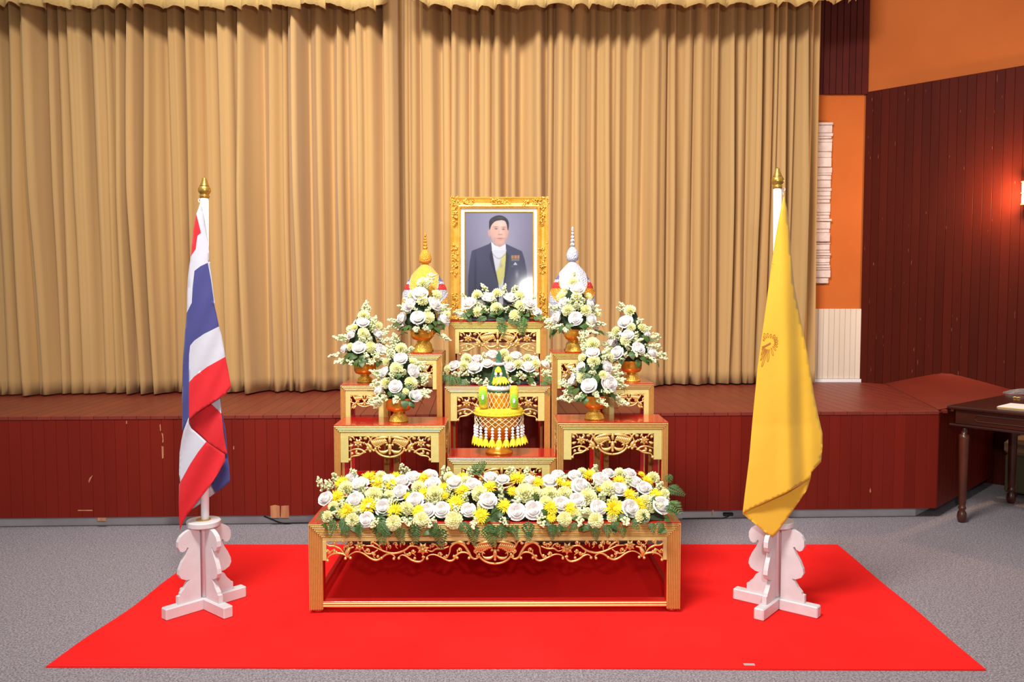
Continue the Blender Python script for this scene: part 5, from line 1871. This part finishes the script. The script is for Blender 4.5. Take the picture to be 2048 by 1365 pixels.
front = [
 ('flag_white', A7([(298, 200), (275, 262), (290, 322), (303, 375), (330, 380), (352, 500), (345, 430), (325, 290), (308, 215)])),
 ('flag_red', A7([(275, 262), (290, 322), (303, 375), (282, 392), (276, 430), (272, 470), (255, 495), (242, 515), (247, 450), (255, 380), (265, 310)])),
 ('flag_white', A7([(303, 375), (282, 392), (276, 430), (272, 470), (266, 540), (264, 600), (300, 572), (343, 552), (352, 545), (352, 500), (345, 440), (330, 380)])),
 ('flag_white', A7([(272, 470), (255, 495), (242, 515), (232, 580), (225, 640), (220, 740), (218, 850), (235, 815), (248, 790), (253, 700), (264, 600), (266, 540)])),
 ('flag_blue', A7([(264, 600), (300, 572), (343, 552), (362, 650), (382, 800), (396, 860), (410, 930), (320, 975), (262, 1015), (238, 1045), (232, 1100), (231, 1180), (231, 1262), (231, 1320)]) + A8([(221, 60), (222, 160), (205, 195), (190, 225), (183, 240), (183, 100)]) + A7([(190, 1365), (192, 1240), (195, 1120), (205, 980), (212, 910), (218, 850), (235, 815), (248, 790), (253, 700)])),
 ('flag_white', A7([(343, 552), (355, 545), (362, 610), (372, 690), (386, 800), (382, 800), (362, 650)])),
 ('flag_white', A7([(238, 1045), (262, 1015), (320, 975), (410, 930), (425, 980), (448, 1110), (340, 1170), (260, 1230), (232, 1262), (231, 1180), (232, 1100)])),
 ('flag_red', A7([(232, 1262), (260, 1230), (340, 1170), (448, 1110), (465, 1190), (482, 1290)]) + A8([(430, 25), (395, 48), (345, 80), (260, 135), (222, 172), (221, 60)])),
]
def dep_front(px, py):
    t = (py - 400) / 450
    mid = 395 + 14 * t; half = 16 + 38 * max(0, t)
    s = (px - mid) / half
    return .048 + .028 * math.cos(max(-1.3, min(1.3, s)) * 1.2) + .003 * math.sin((px * .16 + py * .07)) * min(1, max(0, t)) - .010 * s
lower = [
 ('flag_white', A8([(220, 158), (206, 192), (190, 235), (178, 290), (168, 360), (165, 480), (172, 525), (230, 420), (275, 352), (320, 295), (270, 250), (235, 220), (222, 195)])),
 ('flag_red', A8([(320, 295), (370, 330), (425, 368), (427, 400), (390, 470), (345, 540), (290, 610), (240, 675), (205, 720), (185, 760), (170, 800), (165, 720), (163, 640), (165, 540), (172, 525), (230, 420), (275, 352)])),
]
def dep_low(px, py):
    s = (px - 402) / 45
    return .062 + .022 * math.cos(s * 1.2) + .010 * math.sin(px * .09 + py * .045) - .02 * s
inner = [
 ('flag_red', A8([(222, 150), (222, 195), (235, 220), (270, 250), (320, 295), (370, 330), (425, 368), (438, 365), (428, 310), (420, 260), (412, 190), (405, 135), (375, 105), (345, 78), (260, 130)])),
 ('flag_white', A8([(345, 78), (375, 105), (405, 135), (402, 90), (397, 40)])),
]
def dep_in(px, py): return .032 + .006 * math.sin(px * .12 + py * .05)
back = [
 ('flag_blue', A8([(402, 100), (412, 190), (428, 310), (438, 365), (425, 368), (425, 400), (390, 470), (345, 540), (370, 588), (420, 555), (455, 520), (450, 440), (440, 365), (430, 240), (415, 160)])),
 ('flag_blue', A8([(190, 0), (240, 0), (400, 40), (405, 135), (420, 260), (425, 368), (320, 500), (200, 480), (175, 400), (190, 240)])),
]
def dep_bk(px, py): return .010 - .010 * math.sin(px * .05)
rear = [('flag_white', A8([(240, 680), (300, 640), (370, 588), (345, 540), (320, 500), (260, 560)]))]
fl1 = cloth('striped_flag', [(front, dep_front), (lower, dep_low), (inner, dep_in), (back, dep_bk), (rear, lambda x, y: -.035)], YL, 4.5)
tag(fl1, 'draped red, white and blue striped flag hanging on the left pole', 'flag', 'flags beside the altar')
sm_ = fl1.modifiers.new('thickness', 'SOLIDIFY'); sm_.thickness = .0016; sm_.offset = -1

YR = 3.95
Y1 = lambda pts: [(1440 + x / 2.969, 320 + y / 2.969) for (x, y) in pts]
Y2 = lambda pts: [(1440 + x / 2.842, 780 + y / 2.842) for (x, y) in pts]
yfront = [('flag_yellow', Y1([(378, 216), (362, 290), (345, 370), (328, 470), (313, 570), (290, 740), (262, 950), (240, 1110), (222, 1240), (212, 1350)]) + Y2([(198, 30), (182, 200), (165, 400), (140, 600), (128, 705), (180, 675), (230, 655), (370, 590), (445, 548), (515, 505), (520, 470), (548, 440), (575, 410), (583, 320), (583, 250), (560, 150), (535, 30)]) + Y1([(552, 1350), (525, 1180), (490, 1000), (464, 870), (440, 740), (425, 580), (415, 430), (398, 290), (386, 230)]))]
def dep_y(px, py):
    t = (py - 395) / 600
    lft = 1560 - 62 * t; rgt = 1572 + 68 * t
    s = (px - (lft + rgt) / 2) / max(10, (rgt - lft) / 2)
    fold = .020 * math.exp(-((px - (1567 + 12 * t)) / 14) ** 2) - .016 * math.exp(-((px - (1590 + 20 * t)) / 12) ** 2)
    return .050 + .034 * max(0, min(1, (py - 850) / 180)) + .035 * math.cos(max(-1.25, min(1.25, s)) * 1.2) * (.4 + .6 * min(1, t)) + fold * min(1, t * 1.6) + .0015 * math.sin(py * .03 + px * .05)
yback = [('flag_yellow', Y2([(128, 705), (180, 675), (230, 655), (370, 590), (445, 548), (515, 505), (495, 570), (440, 650), (370, 750), (335, 800), (300, 840), (265, 818), (230, 790)]))]
def dep_yb(px, py): return .070 + .022 * max(0, min(1, (py - 960) / 110))
yside = [('flag_yellow', Y2([(520, 30), (535, 30), (560, 150), (586, 250), (586, 320), (578, 412), (525, 462), (520, 400)]))]
fl2 = cloth('yellow_flag', [(yfront, dep_y), (yback, dep_yb)], YR, 5.0)
tag(fl2, 'draped yellow flag with brown rayed emblem on the right pole', 'flag', 'flags beside the altar')
sm_ = fl2.modifiers.new('thickness', 'SOLIDIFY'); sm_.thickness = .0016; sm_.offset = -1
# emblem: rayed petals drawn as thin raised lines on the cloth
B = MB()
def eline(pts, r=.0009, closed=False):
    P = []
    for (x, y) in pts:
        px, py = Y1([(x, y)])[0]
        P.append(at(px, py, YR - dep_y(px, py) - .0015))
    B.tube(P, r, 4, closed=closed)
ec = (296, 1086)
def epetal(ang, r0, r1, w):
    ca, sa_ = math.cos(ang), math.sin(ang)
    pts = []
    for i in range(14):
        tt = 2 * PI * i / 14
        u = (r0 + r1) / 2 - (r1 - r0) / 2 * math.cos(tt); v = w * math.sin(tt) * (.5 + .5 * (u - r0) / (r1 - r0))
        pts.append((ec[0] + u * ca - v * sa_, ec[1] + u * sa_ + v * ca))
    pts = [(max(x, 233 + (1240 - y) * .13), y) for (x, y) in pts]
    eline(pts, closed=True)
for (deg, r0, r1, w) in ((-122, 34, 66, 6), (-104, 32, 58, 6), (-82, 30, 52, 6), (-58, 30, 56, 6), (-36, 28, 54, 6), (-16, 26, 50, 6), (6, 26, 48, 6), (28, 26, 50, 6), (52, 28, 56, 6), (76, 32, 78, 6), (97, 38, 114, 6), (109, 40, 152, 6), (118, 42, 120, 5), (128, 42, 100, 5), (-140, 34, 64, 5), (-158, 34, 56, 5), (140, 40, 70, 4)):
    epetal(math.radians(deg), r0, r1, w)
eline([(248, 1112), (270, 1102), (300, 1086)], .002)
eline([(250, 1118), (272, 1107), (300, 1092)], .0014)
eo = B.build('emblem', 'emblem_brown', fl2)
eo['label'] = 'brown rayed emblem on the yellow cloth'

# ---------------------------------------------------------------- poles and stands
def flag_stand(label, c, rot, top, tip_py, Yp, hook, hook_side):
    t = thing('flag_stand', label, 'flag stand', (c.x, c.y, CZ), 0)
    # crossed feet
    for i in range(2):
        b = MB(); z0, z1 = 0.0004, .055
        if i == 0: b.bev(-.205, .205, -.024, .024, z0, z1, .005)
        else:
            b.bev(-.205, -.0245, -.024, .024, z0, z1, .005); b.bev(.0245, .205, -.024, .024, z0, z1, .005)
        b.build('foot_beam', 'white_paint', t, rot=(0, 0, rot + i * PI / 2))
    prof = smooth_curve([(.138, .056), (.138, .098)], 2)[:0]
    outer = [(.140, .0555), (.140, .092), (.128, .094), (.126, .104), (.108, .122), (.094, .146), (.078, .158), (.098, .160), (.122, .172), (.133, .192), (.130, .214), (.116, .246), (.098, .275), (.082, .308),
             (.090, .312), (.097, .300), (.112, .294), (.125, .301), (.134, .320), (.133, .345), (.122, .366), (.104, .380), (.084, .389), (.060, .393)]
    poly = [(.027, .0555)] + outer + [(.027, .393)]
    b = MB(); b.prism_y(poly, -.0105, .0105)
    me_ = b.mesh('scroll_bracket', 'white_paint')
    for i in range(4):
        inst('scroll_bracket', me_, t, (0, 0, 0), rot=(0, 0, rot + i * PI / 2))
    b = MB(); b.lathe([(.03, .3935), (.070, .3935), (.077, .398), (.078, .418), (.074, .4225), (.024, .4225)], 36); b.build('top_disc', 'white_paint', t, smooth=False)
    b = MB(); b.lathe([(.022, .4226), (.033, .4226), (.033, .4265), (.022, .4265)], 28); b.build('socket_ring', 'brass', t)
    # pole and finial
    P0 = Vector((0, 0, .058)); P1 = top - t.location
    ax = (P1 - P0)
    b = MB(); b.tube([P0, P0 + ax * .5, P1], .0186, 18); b.build('pole', 'white_pole', t, smooth=True)
    q = ax.normalized().to_track_quat('Z', 'Y')
    zt = at(0, tip_py, Yp).z - top.z
    pr = [(.016, -.004), (.021, 0), (.024, .008), (.019, .014), (.021, .018), (.028, .028), (.0285, .040), (.024, .050), (.018, .054)]
    z = .054; r = .021
    for i in range(5):
        pr += [(r, z), (r * 1.0, z + .003), (r * .82, z + .006)]
        z += .0075; r *= .84
    pr += [(r * .8, z), (.004, zt * .9), (.0005, zt)]
    b = MB(); b.lathe(pr, 22); o = b.build('finial', 'gold_finial', t, smooth=True)
    o.location = P1; o.rotation_mode = 'QUATERNION'; o.rotation_quaternion = q
    # little hook that holds the flag
    b = MB(); h = [at(px, py, Yp) - t.location for (px, py) in hook]
    b.tube(smooth_curve(h, 4), .0018, 5); b.build('hook', 'cord_white', t, smooth=True)
    return t
# left
cL = floor_at(411, 1216, CZ); 
YLp = cL.y
topL = at(409, 396, YLp + .0)
flag_stand('white carved wooden flag stand and pole left of the altar', cL, math.radians(49), topL, 353, YLp, [(402, 399), (398, 398), (397, 403), (401, 406), (400, 412)], -1)
cR = floor_at(1551, 1216, CZ)
YRp = cR.y
topR = at(1555, 377, YRp)
flag_stand('white carved wooden flag stand and pole right of the altar', cR, math.radians(51.5), topR, 334, YRp, [(1561, 379), (1566, 382), (1570, 380), (1569, 376), (1565, 378), (1567, 392)], 1)

# ================================================================== RIGHT SIDE: DARK TABLE, BENCH, LAMP
TZ = .765
tc_ = floor_at(1893, 811.5, TZ); te = floor_at(2048, 827, TZ); tb_ = floor_at(1998, 779, TZ)
dx = (te - tc_); dx.z = 0; dx.normalize()
dyv = Vector((-dx.y, dx.x, 0))
if dyv.y < 0: dyv = -dyv
dep_t = min((tb_ - tc_).dot(dyv), .95)
LT = 1.35
tr_ = math.atan2(dx.y, dx.x)
# keep clear of the wall
wd_ = (WC - (tc_ + dyv * dep_t)).dot(WN)
dt = thing('side_table', 'dark polished wooden table with turned legs at the right edge', 'table', (tc_.x, tc_.y, 0), tr_)
b = MB(); b.bev(0, LT, 0, dep_t, TZ - .022, TZ, .006); b.build('table_top', 'dark_wood', dt)
b = MB(); b.bev(.045, LT - .045, .03, dep_t - .03, TZ - .115, TZ - .0225, .002); ap = b.build('apron', 'dark_wood', dt)
b = MB()
zc_ = TZ - .068
pth = []
x0_, x1_, hh_ = .16, LT - .16, .020
P = [(x0_ + .02, .028, zc_ + hh_), (x1_ - .02, .028, zc_ + hh_), (x1_, .028, zc_), (x1_ - .02, .028, zc_ - hh_), (x0_ + .02, .028, zc_ - hh_), (x0_, .028, zc_)]
b.tube(P, .004, 6, closed=True); b.build('panel_moulding', 'dark_wood', ap)
b = MB(); b.bev(.012, LT - .012, .008, dep_t - .008, TZ - .132, TZ - .1155, .005); b.build('lower_moulding', 'dark_wood', dt)
for (x, y) in ((.085, .075), (LT - .085, .075), (.085, dep_t - .075), (LT - .085, dep_t - .075)):
    b = MB(); zt_ = TZ - .1325
    b.lathe([(.020, 0), (.026, .012), (.030, .035), (.026, .065), (.017, .082), (.024, .092), (.024, .100), (.018, .108), (.022, .125), (.024, .16), (.031, zt_ - .075), (.031, zt_ - .055), (.018, zt_ - .05), (.022, zt_ - .035), (.016, zt_ - .02), (.022, zt_)], 20, x, y)
    b.build('leg', 'dark_leg_wood', dt, smooth=True)
# things on the table
pp = floor_at(1993, 817, TZ)
def tl(px, py, z=TZ): 
    return floor_at(px, py, z)
a = tl(1993, 815.5)
book = thing('guest_book', 'white open paper folder with pale orange edge on the dark table', 'folder', (a.x, a.y, TZ), tr_ + .03)
b = MB(); b.bev(0, .32, .004, .23, .0004, .006, .001); b.build('cover', 'paper_edge', book)
b = MB(); b.bev(.006, .316, .007, .226, .0062, .010, .001); b.build('page', 'paper', book)
a = tl(2044, 788)
gd = thing('plastic_wrap', 'crumpled clear plastic wrap lying behind the paper folder', 'plastic wrap', (a.x, a.y, TZ), 0)
b = MB(); rp_ = random.Random(9)
n, m_ = 16, 7
vs = []; fs = []
for j in range(m_ + 1):
    t_ = j / m_
    for i in range(n):
        an = 2 * PI * i / n
        r_ = (.10 + .03 * math.cos(2 * an)) * math.cos(t_ * PI / 2) * rp_.uniform(.88, 1.12) + .002
        vs.append((r_ * math.cos(an), r_ * .8 * math.sin(an), .001 + .032 * math.sin(t_ * PI / 2) * rp_.uniform(.7, 1.2) * (1 if j else 0)))
for j in range(m_):
    for i in range(n):
        i2 = (i + 1) % n
        fs.append((j * n + i, j * n + i2, (j + 1) * n + i2, (j + 1) * n + i))
b.add(vs, fs)
MATS['clear_plastic'].node_tree.nodes['Principled BSDF'].inputs['Transmission Weight'].default_value = .8
b.build('wrap', 'clear_plastic', gd)
for i, (px, py, lb) in enumerate(((2030, 797, 'small gold clip on the dark table, left of two'), (2037, 798, 'small gold clip on the dark table, right of two'))):
    a = tl(px, py)
    b = MB(); b.tube(smooth_curve([(-.012, .006, .004), (0, 0, .009), (.012, -.008, .004)], 3), .0036, 6)
    o = b.build('gold_clip', 'gold_finial', None, smooth=True, loc=(a.x, a.y, TZ)); tag(o, lb, 'clip', 'gold clips on the dark table')

# upholstered bench seen under the table, against the right wall
bs = on_wall(2040, 940)
bench = thing('bench', 'low olive bench with tan seat under the dark table', 'bench', (bs.x - WN.x * .02, bs.y - WN.y * .02, 0), wa)
b = MB(); b.bev(0, 1.0, -.36, -.02, .03, .31, .012); b.build('base', 'olive_fabric', bench)
b = MB(); b.bev(-.01, 1.01, -.375, -.015, .311, .42, .025); b.build('seat_cushion', 'tan_fabric', bench)
for x in (.06, .94):
    for y in (-.33, -.06):
        b = MB(); b.lathe([(.018, 0), (.022, .03)], 12, x, y); b.build('foot', 'dark_leg_wood', bench)

# wall lamp at the right edge
lp = on_wall(2066, 388)
lamp = thing('wall_lamp', 'glowing two pane wall lamp on the dark red boards', 'wall lamp', (lp.x - WN.x * .017, lp.y - WN.y * .017, lp.z - .09), wa)
b = MB(); b.bev(-.05, .05, -.02, -.0005, .0, .18, .004); b.build('back_plate', 'lamp_metal', lamp)
for (z0, z1) in ((.012, .085), (.095, .168)):
    b = MB(); b.bev(-.045, .045, -.10, -.021, z0, z1, .006); b.build('glass_pane', 'lamp_glass', lamp)
b = MB(); b.bev(-.05, .05, -.105, -.0205, .0855, .0945, .002); b.bev(-.05, .05, -.105, -.0205, .0, .0115, .002); b.bev(-.05, .05, -.105, -.0205, .1685, .18, .002)
b.build('frame_bar', 'lamp_metal', lamp)
pl_ = bpy.data.lights.new('wall_lamp_light', 'POINT'); pl_.energy = 44; pl_.color = (1.0, .62, .32); pl_.shadow_soft_size = .05
lo = bpy.data.objects.new('wall_lamp_light', pl_); link(lo, lamp); lo.location = (0, -.15, .09)
